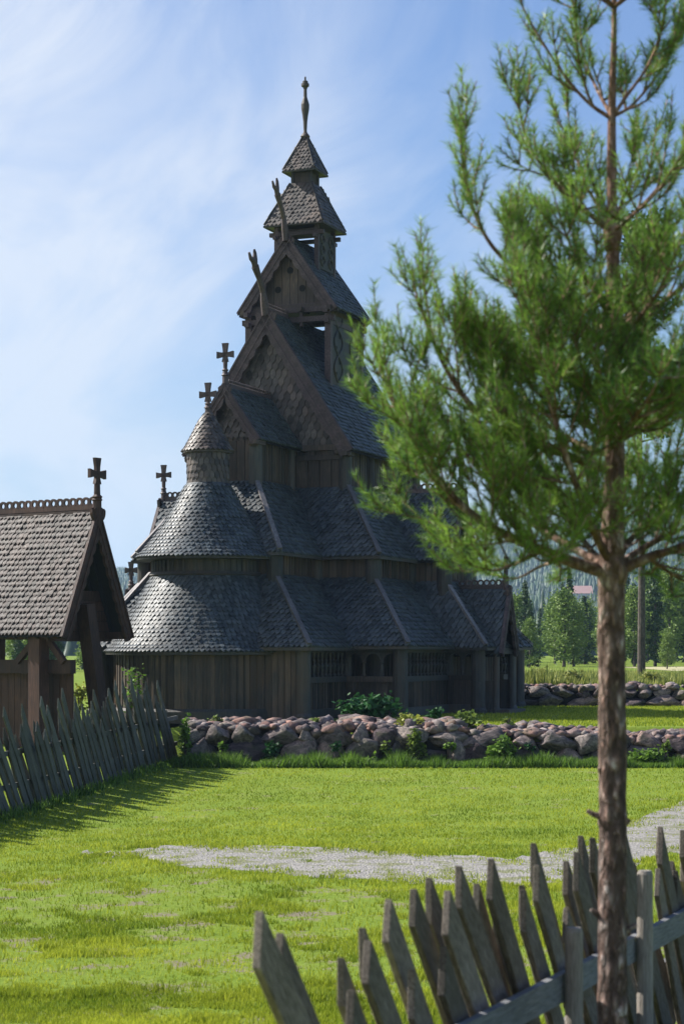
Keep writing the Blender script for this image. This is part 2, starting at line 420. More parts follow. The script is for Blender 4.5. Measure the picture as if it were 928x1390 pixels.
# --- main nave roof and gable
NR = 13.87; NE_ = 9.42
nroof = gable_roof('nave_roof', -3.9, 3.13, -2.87, 2.87, 'e', NR, NE_, bw=.42, ends=(1, 1), cresth=False)
cb = MB(); crest(cb, (1.5, 0, NR), (3.05, 0, NR), .085); part(cb, 'ridge_crest', 'purple', nroof)
dragon(nroof, (3.2, 0, NR + .1), (1, 0, 0), 1.55)
mb = MB()
shingle_patch(mb, (2.86, -2.5, 9.6), (2.86, 2.5, 9.6), (2.86, .02, 13.5), (2.86, -.02, 13.5), w=.2, row=.24, lift=.05, th=.03)
part(mb, 'gable_shingles', 'shingle_cap', nroof)
mb = MB()   # carved corbels at gable feet
for s in (-2.75, 2.75):
    for k in range(4): mb.lathe((3.12, s * (1 - .05 * k), 9.3 + .03 * k), [(.02, -.12), (.09, -.06), (.1, .02), (.04, .1)], 8, random.random())
    mb.beam((2.6, s * .97, 9.3), (3.3, s * .97, 9.3), .16, .12)
part(mb, 'carved_bracket', 'brownwood', nroof)
# choir roof
croof = gable_roof('choir_roof', 2.86, 6.18, -1.11, 1.11, 'e', 11.12, 9.5, bw=.26, ends=(1, 0), cresth=False)
cb = MB(); crest(cb, (2.9, 0, 11.12), (6.0, 0, 11.12), .08); part(cb, 'ridge_crest', 'purple', croof)
cross(croof, (6.2, 0, 11.2), 1.2, .36)
mb = MB(); shingle_patch(mb, (5.92, -.85, 9.6), (5.92, .85, 9.6), (5.92, .01, 10.95), (5.92, -.01, 10.95), w=.17, row=.17)
part(mb, 'gable_shingles', 'shingle_cap', croof)
mb = MB()
for s in (-1.03, 1.03):
    mb.beam((5.7, s, 9.42), (6.4, s, 9.42), .14, .12)
    for k in range(3): mb.lathe((6.2, s * (1 - .1 * k), 9.4), [(.02, -.1), (.08, -.04), (.07, .04), (.02, .1)], 8, random.random())
part(mb, 'carved_bracket', 'brownwood', croof)
# transept gables
tr = gable_roof('transept_roof', -1.4, 1.2, 2.4, 5.36, 's', 8.3, 6.07, bw=.26, ends=(1, 0)); cross(tr, (-.1, 5.3, 8.35), 1.15, .36, (1, 0, 0))
tn = gable_roof('transept_roof', -1.4, 1.2, -5.25, -2.4, 's', 8.3, 6.07, bw=.26, ends=(0, 1)); cross(tn, (-.1, -5.2, 8.3), 1.2, .36, (0, 1, 0))
mb = MB(); shingle_patch(mb, (.9, 5.12, 6.2), (-1.1, 5.12, 6.2), (-.12, 5.12, 8.05), (-.08, 5.12, 8.05)); part(mb, 'gable_shingles', 'shingle_cap', tr)
mb = MB(); shingle_patch(mb, (-1.1, -4.98, 6.2), (.9, -4.98, 6.2), (-.08, -4.98, 8.05), (-.12, -4.98, 8.05)); part(mb, 'gable_shingles', 'shingle_cap', tn)
# porches
pr = gable_roof('porch_roof', -.93, .9, 5.1, 6.88, 's', 5.2, 3.13, bw=.22, ends=(1, 0)); cross(pr, (0, 6.82, 5.25), .95, .3, (1, 0, 0))
pn = gable_roof('porch_roof', -.9, .9, -6.43, -4.8, 's', 5.25, 3.13, bw=.22, ends=(0, 1)); cross(pn, (0, -6.38, 5.25), 1.0, .3, (0, 1, 0))

# --- apse, round, in tiers
AC = (7.4, 0.0)
prof = [(3.02, 3.2), (2.8, 3.42), (2.5, 3.86), (2.2, 4.38), (1.9, 4.92), (1.62, 5.42)]
mb = MB(); shingle_cone(mb, (*AC, 0), prof, w=.145, row=.14, lift=.045, th=.035); ar = part(mb, 'apse_roof', 'shingle')
mb = MB(); mb.lathe((*AC, 0), [(2.6, 3.1), (2.99, 3.12), (2.99, 3.2), (2.6, 3.3)], 48); part(mb, 'eave_board', 'tar', ar)
mb = MB(); mb.lathe((*AC, 0), [(1.66, 5.36), (1.72, 5.42), (1.66, 5.5), (1.55, 5.5)], 48); part(mb, 'ring_board', 'tar', ar)
prof = [(2.1, 5.92), (1.9, 6.12), (1.6, 6.5), (1.25, 7.0), (.92, 7.55), (.62, 8.1)]
mb = MB(); shingle_cone(mb, (*AC, 0), prof, w=.14, row=.135); ar2 = part(mb, 'apse_roof', 'shingle')
mb = MB(); mb.lathe((*AC, 0), [(1.6, 5.85), (2.07, 5.86), (2.07, 5.93), (1.6, 6.0)], 48); part(mb, 'eave_board', 'tar', ar2)
def ringwall(r, z0, z1, w, name, mat, a0=-2.4, a1=2.4, sides=1):
    mb = MB(); n = int((a1 - a0) * r / w)
    for i in range(n):
        t0 = a0 + (a1 - a0) * i / n; t1 = a0 + (a1 - a0) * (i + 1) / n
        p0 = V((AC[0] + r * math.cos(t0), AC[1] + r * math.sin(t0), 0)); p1 = V((AC[0] + r * math.cos(t1), AC[1] + r * math.sin(t1), 0))
        c = (p0 + p1) / 2; nn = V((math.cos((t0 + t1) / 2), math.sin((t0 + t1) / 2), 0))
        o = nn * random.uniform(-.012, .012)
        mb.beam(c + o + V((0, 0, z0)), c + o + V((0, 0, z1)), (p1 - p0).length * .97, .06, up=nn)
        q = p0 + nn * .035; mb.beam(q + V((0, 0, z0)), q + V((0, 0, z1)), .055, .05, up=nn)
    mb.lathe((*AC, 0), [(r - .03, z0), (r - .03, z1)], 40, 0)
    return part(mb, name, mat)
aw = ringwall(2.68, 1.6, 3.3, .2, 'apse_wall', 'tarplank')
mb = MB(); mb.lathe((*AC, 0), [(2.6, 1.2), (2.8, 1.2), (2.8, 1.52), (2.74, 1.6), (2.6, 1.6)], 40, .5); part(mb, 'sill_beam', 'tar', aw)
ringwall(1.58, 5.3, 6.2, .17, 'apse_ring_wall', 'tar')
mb = MB(); shingle_cone(mb, (*AC, 0), [(.585, 8.05), (.60, 9.2)], w=.15, row=.2, lift=.035, th=.03); dr = part(mb, 'turret_drum', 'shingle_cap')
prof = [(.75, 9.05), (.62, 9.25), (.44, 9.6), (.24, 9.98), (.08, 10.2)]
mb = MB(); shingle_cone(mb, (*AC, 0), prof, w=.13, row=.12, lift=.035, th=.03); mb.lathe((*AC, 0), [(.5, 9.0), (.73, 9.0), (.73, 9.06), (.4, 9.1)], 24); tc = part(mb, 'turret_cap', 'shingle_cap')
cross(tc, (*AC, 10.15), .92, .36, (0, 1, 0))

# --- gallery walls with arcades
def gallery(p0, p1, n, kind, zf=2.42, z1=3.3, name='gallery_wall'):
    """p0->p1 left to right seen from outside, n outward"""
    p0 = V((*p0, 0)); p1 = V((*p1, 0)); n = V((*n, 0)); L = (p1 - p0).length; d = (p1 - p0) / L
    mb = MB()
    planks(mb, p0, p1, 1.55, zf - .1, .2 if kind != 'bal' else .13, nrm=n, batten=(kind == 'bal'))
    g = part(mb, name, 'tarplank' if kind == 'bal' else 'brownwood')
    z = lambda h: V((0, 0, h))
    mb = MB(); mb.beam(p0 + z(1.42) + n * .04, p1 + z(1.42) + n * .04, .2, .3); part(mb, 'sill_beam', 'tar', g)
    mb = MB(); mb.beam(p0 + z(zf - .02) + n * .05, p1 + z(zf - .02) + n * .05, .14, .16); part(mb, 'arcade_rail', 'tar' if kind == 'bal' else 'brownwood', g)
    mb = MB(); mb.beam(p0 + z(z1 - .04), p1 + z(z1 - .04), .16, .16); part(mb, 'head_beam', 'tar', g)
    H = z1 - .12 - zf - .06; zb = zf + .06
    if kind == 'bal':
        k = max(2, int(L / .3))
        for i in range(k):
            c = p0 + d * L * (i + .5) / k
            b = MB(); b.lathe(c, [(.05, zb), (.06, zb + H * .08), (.03, zb + H * .14), (.06, zb + H * .36), (.075, zb + H * .46), (.03, zb + H * .58), (.055, zb + H * .66), (.03, zb + H * .74), (.07, zb + H)], 8, random.random())
            part(b, 'baluster', 'tar', g)
    else:
        k = max(1, int(round(L / .55))); w = L / k
        ab = MB()
        for i in range(k):
            c = p0 + d * w * (i + .5); rr = w / 2 - .05; zc = zb + H - rr - .03; m = 10
            # spandrel with round arch cut out
            for j in range(m):
                t0 = math.pi * j / m; t1 = math.pi * (j + 1) / m
                q = [c - d * rr * math.cos(t0) + z(zc + rr * math.sin(t0)), c - d * rr * math.cos(t1) + z(zc + rr * math.sin(t1))]
                tp = [c - d * (w / 2) * math.cos(t0) * 1.0 + z(z1 - .1), c - d * (w / 2) * math.cos(t1) + z(z1 - .1)]
                f = [q[0], q[1], tp[1], tp[0]]
                ab.poly([x - n * .03 for x in f] + [x + n * .03 for x in f], [(0, 1, 2, 3), (7, 6, 5, 4), (0, 4, 5, 1)], .5)
            for sgn in (-1, 1):
                e0 = c + d * sgn * rr; e1 = c + d * sgn * w / 2
                ab.poly([e0 + z(zc) - n * .03, e1 + z(zc) - n * .03, e1 + z(z1 - .1) - n * .03, e0 + z(z1 - .1) * 1 - n * .03, e0 + z(zc) + n * .03, e1 + z(zc) + n * .03, e1 + z(z1 - .1) + n * .03, e0 + z(z1 - .1) + n * .03], [(0, 1, 2, 3), (7, 6, 5, 4), (0, 3, 7, 4)], .5)
        part(ab, 'arch_board', 'tar', g)
        for i in range(k + 1):
            c = p0 + d * w * i
            b = MB(); b.lathe(c, [(.06, zb), (.07, zb + .05), (.045, zb + .1), (.055, zb + H * .3), (.04, zb + H * .52), (.075, zb + H * .6), (.06, zb + H * .66)], 8, random.random())
            part(b, 'colonnette', 'tar', g)
    return g
# choir south bay, nave east bay, nave south bay, transept east bay, transept south, and the hidden north/west sides plain
gallery((8.7, 3.55), (5.6, 3.55), (0, 1), 'bal')
gallery((5.55, 3.6), (5.55, 5.3), (1, 0), 'arch')
gallery((5.55, 5.3), (1.4, 5.3), (0, 1), 'bal')
gallery((1.4, 5.35), (1.4, 6.35), (1, 0), 'arch')
gallery((-.9, 6.35), (-1.9, 6.35), (0, 1), 'bal')
rectwall((-6.5, -6.48, -4.7, 5.3), 1.3, 3.4, name='west_wall', sides='W')
mb = MB(); planks(mb, (-2.1, 5.3), (-6.5, 5.3), 1.3, 3.4); part(mb, 'gallery_wall', 'tarplank')
mb = MB(); planks(mb, (8.7, 2.4), (8.7, 3.55), 1.3, 3.3, nrm=(1, 0, 0)); part(mb, 'gallery_wall', 'tarplank')
mb = MB(); planks(mb, (8.7, -2.75), (8.7, -1.8), 1.3, 3.3, nrm=(1, 0, 0)); part(mb, 'gallery_wall', 'tarplank')
mb = MB(); planks(mb, (5.55, -4.7), (5.55, -2.75), 1.3, 3.3, nrm=(1, 0, 0)); part(mb, 'gallery_wall', 'tarplank')
mb = MB(); planks(mb, (5.55, -2.75), (8.7, -2.75), 1.3, 3.3, nrm=(0, -1, 0)); part(mb, 'gallery_wall', 'tarplank')
mb = MB(); planks(mb, (-6.5, -4.7), (5.55, -4.7), 1.3, 3.3, nrm=(0, -1, 0)); part(mb, 'gallery_wall', 'tarplank')
for e, s in ((8.7, 3.55), (5.55, 5.3), (1.4, 6.35), (8.7, -2.75), (5.55, -4.7), (-1.9, 6.35), (-6.5, 5.3), (5.4, 3.6), (1.3, 5.4)):
    post(e, s, GZ, 3.3, .22 if (e, s) not in ((5.4, 3.6), (1.3, 5.4)) else .12, name='corner_post')
# porch south: posts, low panels with openings
for e in (-.8, .8):
    post(e, 6.75, GZ, 3.2, .1, name='porch_post')
for a in (-.86, .8):
    mb = MB(); mb.box(a, a + .06, 6.4, 6.7, 1.3, 2.3); part(mb, 'porch_panel', 'tar')
mb = MB(); mb.box(-.9, .9, 6.3, 7.2, 1.2, 1.4); part(mb, 'porch_step', 'tar')
mb = MB(); mb.beam((-.9, 6.75, 3.2), (.9, 6.75, 3.2), .12, .14); part(mb, 'porch_beam', 'tar')
for e in (-.8, .8): post(e, -6.3, GZ, 3.2, .1, name='porch_post')

# --- ridge turret (square tower), saddle roof, upper turret, spire
TB = 1.38
for a in (-1, 1):
    for b in (-1, 1):
        mb = MB(); mb.beam((a * TB, b * TB, 11.3), (a * TB, b * TB, 14.35), .2, .2, up=(1, 0, 0)); part(mb, 'tower_post', 'purple')
        mb = MB(); mb.beam((a * .7, b * .7, 15.2), (a * .7, b * .7, 17.1), .14, .14, up=(1, 0, 0)); part(mb, 'turret_post', 'purple')
def carved(name, p0, p1, z0, z1, n):
    """panel with raised interlace"""
    p0 = V((*p0, 0)); p1 = V((*p1, 0)); n = V((*n, 0)); d = (p1 - p0); L = d.length; d /= L; mb = MB()
    c = (p0 + p1) / 2; mb.beam(c + V((0, 0, z0)), c + V((0, 0, z1)), L, .05, up=n, tone=.4)
    for sx in (-.25, .25):
        for ph in (0, math.pi):
            pts = []; k = 22
            for i in range(k + 1):
                t = i / k; pts.append(c + n * .045 + d * L * (sx + .13 * math.sin(ph + t * 3 * math.pi)) + V((0, 0, z0 + .1 + (z1 - z0 - .2) * t)))
            mb.tube(pts, [.028] * (k + 1), 5, .9)
    pan = part(mb, name, 'tar')
    for sx in (-.25, .25):
        for i in range(6):
            t = (i + .5) / 6; q = c + n * .035 + d * L * (sx + (.05 if i % 2 else -.05)) + V((0, 0, z0 + .15 + (z1 - z0 - .3) * t))
            hb = MB(); hb.beam(q - V((0, 0, .07)), q + V((0, 0, .07)), .05, .02, up=n, tone=0); part(hb, 'opening_shade_slat', 'deep', pan)  # dark slat on the panel, painted as the shade of an opening
    return pan
carved('carved_panel', (TB, TB + .02), (-TB, TB + .02), 11.75, 14.5, (0, 1))
carved('carved_panel', (-TB, -TB - .02), (TB, -TB - .02), 11.75, 14.5, (0, -1))
carved('carved_panel', (.7, .72), (-.7, .72), 15.6, 16.85, (0, 1))
carved('carved_panel', (-.7, -.72), (.7, -.72), 15.6, 16.85, (0, -1))
for z, hw, ext in ((14.13, TB, .32), (13.82, TB, .22)):
    for a in (-1, 1):
        mb = MB(); mb.beam((a * hw, -hw - ext, z), (a * hw, hw + ext, z), .16, .17); part(mb, 'tie_beam', 'purple')
        mb = MB(); mb.beam((-hw - ext, a * hw, z - .09), (hw + ext, a * hw, z - .09), .15, .15); part(mb, 'tie_beam', 'purple')
for a in (-1, 1):
    mb = MB(); mb.beam((a * .7, -.95, 16.75), (a * .7, .95, 16.75), .12, .13); part(mb, 'tie_beam', 'purple')
    mb = MB(); mb.beam((-.95, a * .7, 16.62), (.95, a * .7, 16.62), .1, .11); part(mb, 'tie_beam', 'purple')
sr = gable_roof('saddle_roof', -1.5, 1.5, -1.70, 1.70, 'e', 16.5, 14.1, bw=.34, ends=(1, 1), cresth=False)
dragon(sr, (1.6, 0, 16.6), (1, 0, 0), 1.5, .85)
mb = MB(); 
# boarded gable; solid dark discs stand for the shade in three round holes
def gable_board():
    k = 10; hw = 1.4; zt = 16.25; zb = 14.3
    for i in range(k):
        s0 = -hw + 2 * hw * i / k; s1 = s0 + 2 * hw / k - .015
        h0 = zt - abs(s0) * 1.41; h1 = zt - abs(s1) * 1.41; zz = zb
        if max(h0, h1) < zz: continue
        o = [V((1.2, s0, zz)), V((1.2, s1, zz)), V((1.2, s1, max(h1, zz + .01)))]
        if s0 < 0 < s1: o.append(V((1.2, 0, zt)))
        o.append(V((1.2, s0, max(h0, zz + .01))))
        mb.prism(o, (.05, 0, 0), random.random())
gable_board(); gb = part(mb, 'gable_boards', 'brownwood', sr)
for s, z in ((0, 15.45), (-.42, 14.85), (.42, 14.85)):
    mb = MB(); m = 14; o = [V((1.256, s + .11 * math.cos(2 * math.pi * i / m), z + .11 * math.sin(2 * math.pi * i / m))) for i in range(m)]
    mb.prism(o, (.01, 0, 0), 0)
    part(mb, 'hole_shade_disc', 'deep', sr)  # dark disc on the boards, shade of a hole put into colour
mb = MB()
mb.beam((1.35, -1.6, 14.22), (1.35, 1.6, 14.22), .2, .16)
for s in (-1.5, -.5, .5, 1.5): mb.beam((1.0, s, 14.12), (1.7, s, 14.12), .14, .14)
part(mb, 'gable_beam', 'brownwood', sr)
def pyramid(name, h0, h1, z0, z1, w):
    mb = MB(); c0 = [V((h0, -h0, z0)), V((h0, h0, z0)), V((-h0, h0, z0)), V((-h0, -h0, z0))]; c1 = [V((h1, -h1, z1)), V((h1, h1, z1)), V((-h1, h1, z1)), V((-h1, -h1, z1))]
    for i in range(4):
        j = (i + 1) % 4; shingle_patch(mb, c0[i], c0[j], c1[j], c1[i], w=w, row=w * .95, lift=.04, th=.03)
    mb.face([c0[3] - V((0, 0, .03)), c0[2] - V((0, 0, .03)), c0[1] - V((0, 0, .03)), c0[0] - V((0, 0, .03))], 0)
    p = part(mb, name, 'shingle_cap')
    for i in range(4):
        hb = MB(); hip(hb, c0[i], c1[i], .07, .05, .05); part(hb, 'hip_board', 'tar', p)
    eb = MB()
    for i in range(4): eb.beam(c0[i] - V((0, 0, .02)), c0[(i + 1) % 4] - V((0, 0, .02)), .06, .06)
    part(eb, 'eave_board', 'tar', p)
    return p
pyramid('spire_roof', 1.02, .38, 17.0, 18.42, .15)
mb = MB(); mb.box(-.3, .3, -.3, .3, 18.35, 18.9, .4)
part(mb, 'spire_neck', 'brownwood')
for a in (-1, 1):
    for b in (-1, 1):
        mb = MB(); mb.beam((a * .31, b * .31, 18.35), (a * .31, b * .31, 18.88), .09, .09, up=(1, 0, 0)); part(mb, 'neck_post', 'tar')
sp = pyramid('spire_roof', .56, .04, 18.85, 20.05, .13)
mb = MB(); mb.lathe((0, 0, 20.0), [(.1, -.1), (.13, 0), (.16, .05), (.12, .12), (.07, .17), (.055, .25), (.07, .55), (.095, .75), (.13, .95), (.135, 1.1), (.1, 1.22), (.06, 1.35), (.055, 1.6), (.08, 1.66), (.13, 1.7), (.13, 1.78), (.09, 1.8), (.09, 1.86), (.03, 1.9), (.03, 1.99), (.01, 2.02)], 12, .6)
part(mb, 'finial', 'tar', sp)
mb = MB(); mb.box(-1.3, 1.3, -1.34, 1.34, 14.28, 14.36, .3); part(mb, 'tower_floor', 'purple')
mb = MB(); mb.box(-.62, .62, -.66, .66, 16.86, 16.92, .3); part(mb, 'turret_ceiling', 'purple')
for s in (-.45, .45):
    mb = MB(); mb.beam((1.38, s, 13.6), (1.38, s, 14.3), .1, .1, up=(1, 0, 0)); part(mb, 'tower_stud', 'purple')

# ================================================================== GATEHOUSE
GA = V((-6.66, 54.0, 0)); Rv = V((-.835, .55, 0)); Tv = V((.55, .835, 0)); GG = .45
gate = empty('lych_gate', (GA.x, GA.y, GG), 0)
tag(gate, 'dark timber gatehouse with steep brown shingled roof behind the left picket fence', 'gatehouse')
def G(r, t, z): return V((Rv.x * r + Tv.x * t, Rv.y * r + Tv.y * t, z))
def gpart(mb, name, mat, parent=None, **kw): return mb.build(name, M[mat], parent or gate, (0, 0, GG), **kw)
GR, GE, GW, GL = 7.07, 3.67, 1.41, 5.4
mb = MB()
shingle_patch(mb, G(GL, -GW, GE), G(0, -GW, GE), G(0, 0, GR), G(GL, 0, GR), w=.145, row=.16, lift=.045)
shingle_patch(mb, G(0, GW, GE), G(GL, GW, GE), G(GL, 0, GR), G(0, 0, GR), w=.145, row=.16, lift=.045)
groof = gpart(mb, 'roof', 'gshingle')
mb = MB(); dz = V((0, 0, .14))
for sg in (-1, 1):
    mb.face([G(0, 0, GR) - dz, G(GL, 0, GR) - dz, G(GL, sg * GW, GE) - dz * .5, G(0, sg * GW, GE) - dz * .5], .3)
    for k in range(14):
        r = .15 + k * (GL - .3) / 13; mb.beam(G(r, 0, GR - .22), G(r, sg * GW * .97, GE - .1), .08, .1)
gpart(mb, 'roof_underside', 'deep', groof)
for rr, nn in ((0, -Rv), (GL, Rv)):
    for sg in (-1, 1):
        mb = MB(); barge(mb, G(rr, 0, GR + .1), G(rr, sg * GW * 1.06, GE - .06), nn, .3, .09, .05, .34)
        gpart(mb, 'bargeboard', 'gatewood', groof)
mb = MB(); crest(mb, G(.02, 0, GR + .02), G(GL, 0, GR + .02), .125); gpart(mb, 'ridge_crest', 'gatewood', groof)
mb = MB(); mb.beam(G(.0, -.05, GR - .08), G(GL, -.05, GR - .08), .06, .12); gpart(mb, 'ridge_board', 'gshingle', groof)
def gcross():
    p = G(-.02, 0, GR - .1); h, w = 1.4, .46; a = Tv; u = V((0, 0, 1)); t = a.cross(u) * .1; c = p + u * (h - w * .95 + .1); mb = MB()
    def arm(d, pd, L):
        o = [c + pd * .07, c + pd * .08 + d * L * .45, c + pd * .125 + d * L, c - pd * .125 + d * L, c - pd * .08 + d * L * .45, c - pd * .07]
        mb.prism([x - t / 2 for x in o], t, random.random())
    arm(u, a, w * .95); arm(a, u, w * .72); arm(-a, u, w * .72); arm(-u, a, w * .6)
    mb.lathe(p, [(.13, -.35), (.12, .32), (.15, .36), (.12, .4), (.15, .44), (.09, .5), (.08, h - w * 1.2)], 8, .5)
    gpart(mb, 'cross', 'gatewood', groof)
gcross()
for r, t, w in ((1.12, -1.08, .4), (4.6, -1.08, .36), (4.6, 1.0, .34)):
    mb = MB(); mb.beam(G(r, t, GG), G(r, t, GE + .25), w, w, up=Tv); gpart(mb, 'gate_post', 'gatewood')
mb = MB(); mb.beam(G(.18, .53, GG), G(.35, -.06, 4.5), .4, .35, up=Tv); gpart(mb, 'leaning_post', 'gatewood')
mb = MB(); mb.beam(G(.12, -.82, 2.8), G(GL, -.82, 2.8), .22, .37); gpart(mb, 'tie_beam', 'gatewood')
mb = MB(); mb.beam(G(0.05, -1.12, GE - .02), G(GL, -1.12, GE - .02), .18, .2); gpart(mb, 'wall_plate', 'gatewood')
mb = MB(); mb.beam(G(0.05, 1.12, GE - .02), G(GL, 1.12, GE - .02), .18, .2); gpart(mb, 'wall_plate', 'gatewood')
for r0, r1 in ((2.0, 1.22), (.32, 1.02), (3.7, 4.5), (3.4, 2.7)):
    mb = MB(); mb.beam(G(r0, -.95, 2.92), G(r1, -.95, 3.66), .14, .16); gpart(mb, 'brace', 'gatewood')
mb = MB()
for k in range(21):
    r = .42 + k * .235; mb.beam(G(r, -.6 + random.uniform(-.01, .01), GG), G(r, -.6, 2.66), .222, .05, up=Tv)
gpart(mb, 'board_wall', 'gatewood')
mb = MB()
for k in range(5):
    z = GE - .05 + k * .28; hw = GW * (GR - z - .25) / (GR - GE)
    mb.beam(G(.6, -hw, z), G(.6, hw, z), .05, .27)
gpart(mb, 'gable_boards', 'gatewood')
mb = MB()
for sg in (-1, 1):
    for k in range(3): mb.lathe(G(-.04, sg * (GW - .1 - .08 * k), GE + .02 + .05 * k), [(.02, -.12), (.08, -.05), (.07, .03), (.02, .1)], 8, random.random())
gpart(mb, 'carved_bracket', 'gatewood')

# ================================================================== GROUND
def sm(x): x = np.clip(x, 0, 1); return x * x * (3 - 2 * x)
FA = np.array([-7.32, 34.0]); FB = np.array([-4.15, 50.0])          # left fence line
def fence_x(Y): return FA[0] + (Y - FA[1]) * (FB[0] - FA[0]) / (FB[1] - FA[1])
def gh(X, Y):
    X = np.asarray(X, float); Y = np.asarray(Y, float)
    z = 1.0 * sm((17 - Y) / 6.0) + .4 * sm((Y - 36) / 14)
    left = sm((fence_x(np.minimum(Y, 60)) - .3 - X) / 1.5)
    step = sm((Y - 50.1) / .5) * .88
    grad = sm((Y - 52) / 9) * .88
    z = z + step * (1 - left) + grad * left
    z = z + .72 * sm((Y - 70.2) / .5) * sm((X - 4.5) / 1) + .72 * sm((Y - 75) / 20) * (1 - sm((X - 4.5) / 1))
    z = z + sm((Y - 90) / 200) * .5
    return z
def lines(*segs):
    out = []
    for a, b, n in segs: out += list(np.linspace(a, b, n, endpoint=False))
    return np.array(out + [segs[-1][1]])
xs = lines((-4000, -400, 8), (-400, -60, 10), (-60, -14, 14), (-14, 16, 76), (16, 60, 16), (60, 400, 12), (400, 4000, 8))
ys = lines((-40, 0, 8), (0, 40, 60), (40, 54, 70), (54, 69, 20), (69, 72, 15), (72, 110, 24), (110, 400, 20), (400, 5000, 12))
XX, YY = np.meshgrid(xs, ys); ZZ = gh(XX, YY)
vv = np.stack([XX.ravel(), YY.ravel(), ZZ.ravel()], 1)
nx, ny = len(xs), len(ys); i = np.arange(nx - 1); j = np.arange(ny - 1); I, J = np.meshgrid(i, j)
b0 = (J * nx + I).ravel(); ff = np.stack([b0, b0 + 1, b0 + nx + 1, b0 + nx], 1)
def ground_mat():
    m, nt = nodes_of('lawn_ground')
    v = mapping(nt, (1, 1, 1))
    fine = noise_t(nt, v, 14, 8, .7); mid = noise_t(nt, v, 1.3, 6, .65); big = noise_t(nt, mapping(nt, (.6, 1.2, 1)), .22, 3)
    green = ramp(nt, fine, [(.3, (.07, .115, .012)), (.5, (.15, .225, .022)), (.7, (.24, .33, .045))])
    yell = ramp(nt, mid, [(.35, (.11, .17, .02)), (.65, (.22, .25, .05))])
    c = mixc(nt, .4, green, yell)
    dirt = ramp(nt, fine, [(.3, (.14, .125, .085)), (.7, (.25, .22, .15))])
    f = math_n(nt, 'ADD', math_n(nt, 'MULTIPLY', mid, .75), math_n(nt, 'MULTIPLY', fine, .35))
    sep = nt.nodes.new('ShaderNodeSeparateXYZ'); nt.links.new(v, sep.inputs[0])
    near = nt.nodes.new('ShaderNodeMapRange'); near.inputs[1].default_value = 27; near.inputs[2].default_value = 31; near.inputs[3].default_value = .055; near.inputs[4].default_value = 0
    nt.links.new(sep.outputs[1], near.inputs[0])
    f = math_n(nt, 'ADD', f, near.outputs[0])
    mask = ramp(nt, f, [(.64, (0, 0, 0)), (.69, (1, 1, 1))])
    c = mixc(nt, mask, c, dirt)
    finish(nt, c, .95, fine, .03, .8, .1)
    return m
M['ground'] = ground_mat()
g = npmesh('ground', vv, ff, M['ground'], smooth=True); tag(g, kind='structure')

# gravel path: irregular strip lying 4 mm above the lawn
up = [(110, 1158), (165, 1156), (215, 1149), (330, 1147), (450, 1150), (560, 1160), (700, 1163), (790, 1148), (850, 1118), (928, 1098), (1040, 1080), (1200, 1066)]
lo = [(110, 1160), (170, 1163), (260, 1176), (400, 1191), (520, 1198), (640, 1204), (740, 1200), (820, 1188), (880, 1170), (928, 1152), (1040, 1112), (1200, 1085)]
def resamp(pts, n):
    pts = [np.array(p, float) for p in pts]; P = np.array(pts); t = np.linspace(0, len(P) - 1, n); k = np.minimum(t.astype(int), len(P) - 2); f = (t - k)[:, None]
    return P[k] * (1 - f) + P[k + 1] * f
def gpt(p):
    Z = EYE * F / (p[1] - HZ); return ((p[0] - 464) / F * Z, Z)
n = 160
U = np.array([gpt(p) for p in resamp(up, n)]); Lw = np.array([gpt(p) for p in resamp(lo, n)])
for q in range(n):
    U[q, 1] += .5 * (mnoise.noise(V((q * .13, 1.7, 0)))) + .45 * mnoise.noise(V((q * .45, 5, 0)))
    Lw[q, 1] += .6 * (mnoise.noise(V((q * .15, 9.7, 0)))) + .5 * mnoise.noise(V((q * .5, 3, 0)))
    if Lw[q, 1] > U[q, 1] - .05: Lw[q, 1] = U[q, 1] - .05
m_ = 7; vv = []
for q in range(n):
    for k in range(m_):
        p = Lw[q] * (1 - k / (m_ - 1)) + U[q] * (k / (m_ - 1)); vv.append((p[0], p[1], float(gh(p[0], p[1])) + .004 + .012 * math.sin(math.pi * k / (m_ - 1))))
vv = np.array(vv); ff = np.array([[q * m_ + k, (q + 1) * m_ + k, (q + 1) * m_ + k + 1, q * m_ + k + 1] for q in range(n - 1) for k in range(m_ - 1)])
def gravel_mat():
    m, nt = nodes_of('gravel'); v = mapping(nt, (1, 1, 1))
    vo = nt.nodes.new('ShaderNodeTexVoronoi'); vo.inputs['Scale'].default_value = 26; nt.links.new(v, vo.inputs['Vector'])
    fine = noise_t(nt, v, 22, 6, .8); mid = noise_t(nt, v, 2.2, 5)
    c = ramp(nt, fine, [(.32, (.09, .085, .08)), (.47, (.24, .23, .215)), (.66, (.44, .42, .395))])
    c = mixc(nt, ramp(nt, mid, [(.50, (0, 0, 0)), (.60, (.8, .8, .8))]), c, (.17, .18, .08))
    finish(nt, c, .95, vo.outputs['Distance'], .03, .9, .1); return m
M['gravel'] = gravel_mat()
path = npmesh('gravel_path', vv, ff, M['gravel'], smooth=True); tag(path, kind='structure')
def in_path(X, Y):
    u = np.interp(X, U[:, 0], U[:, 1]) if np.all(np.diff(U[:, 0]) > 0) else np.interp(X, np.sort(U[:, 0]), U[:, 1][np.argsort(U[:, 0])])
    l = np.interp(X, np.sort(Lw[:, 0]), Lw[:, 1][np.argsort(Lw[:, 0])])
    return (Y < u) & (Y > l) & (X > U[0, 0])
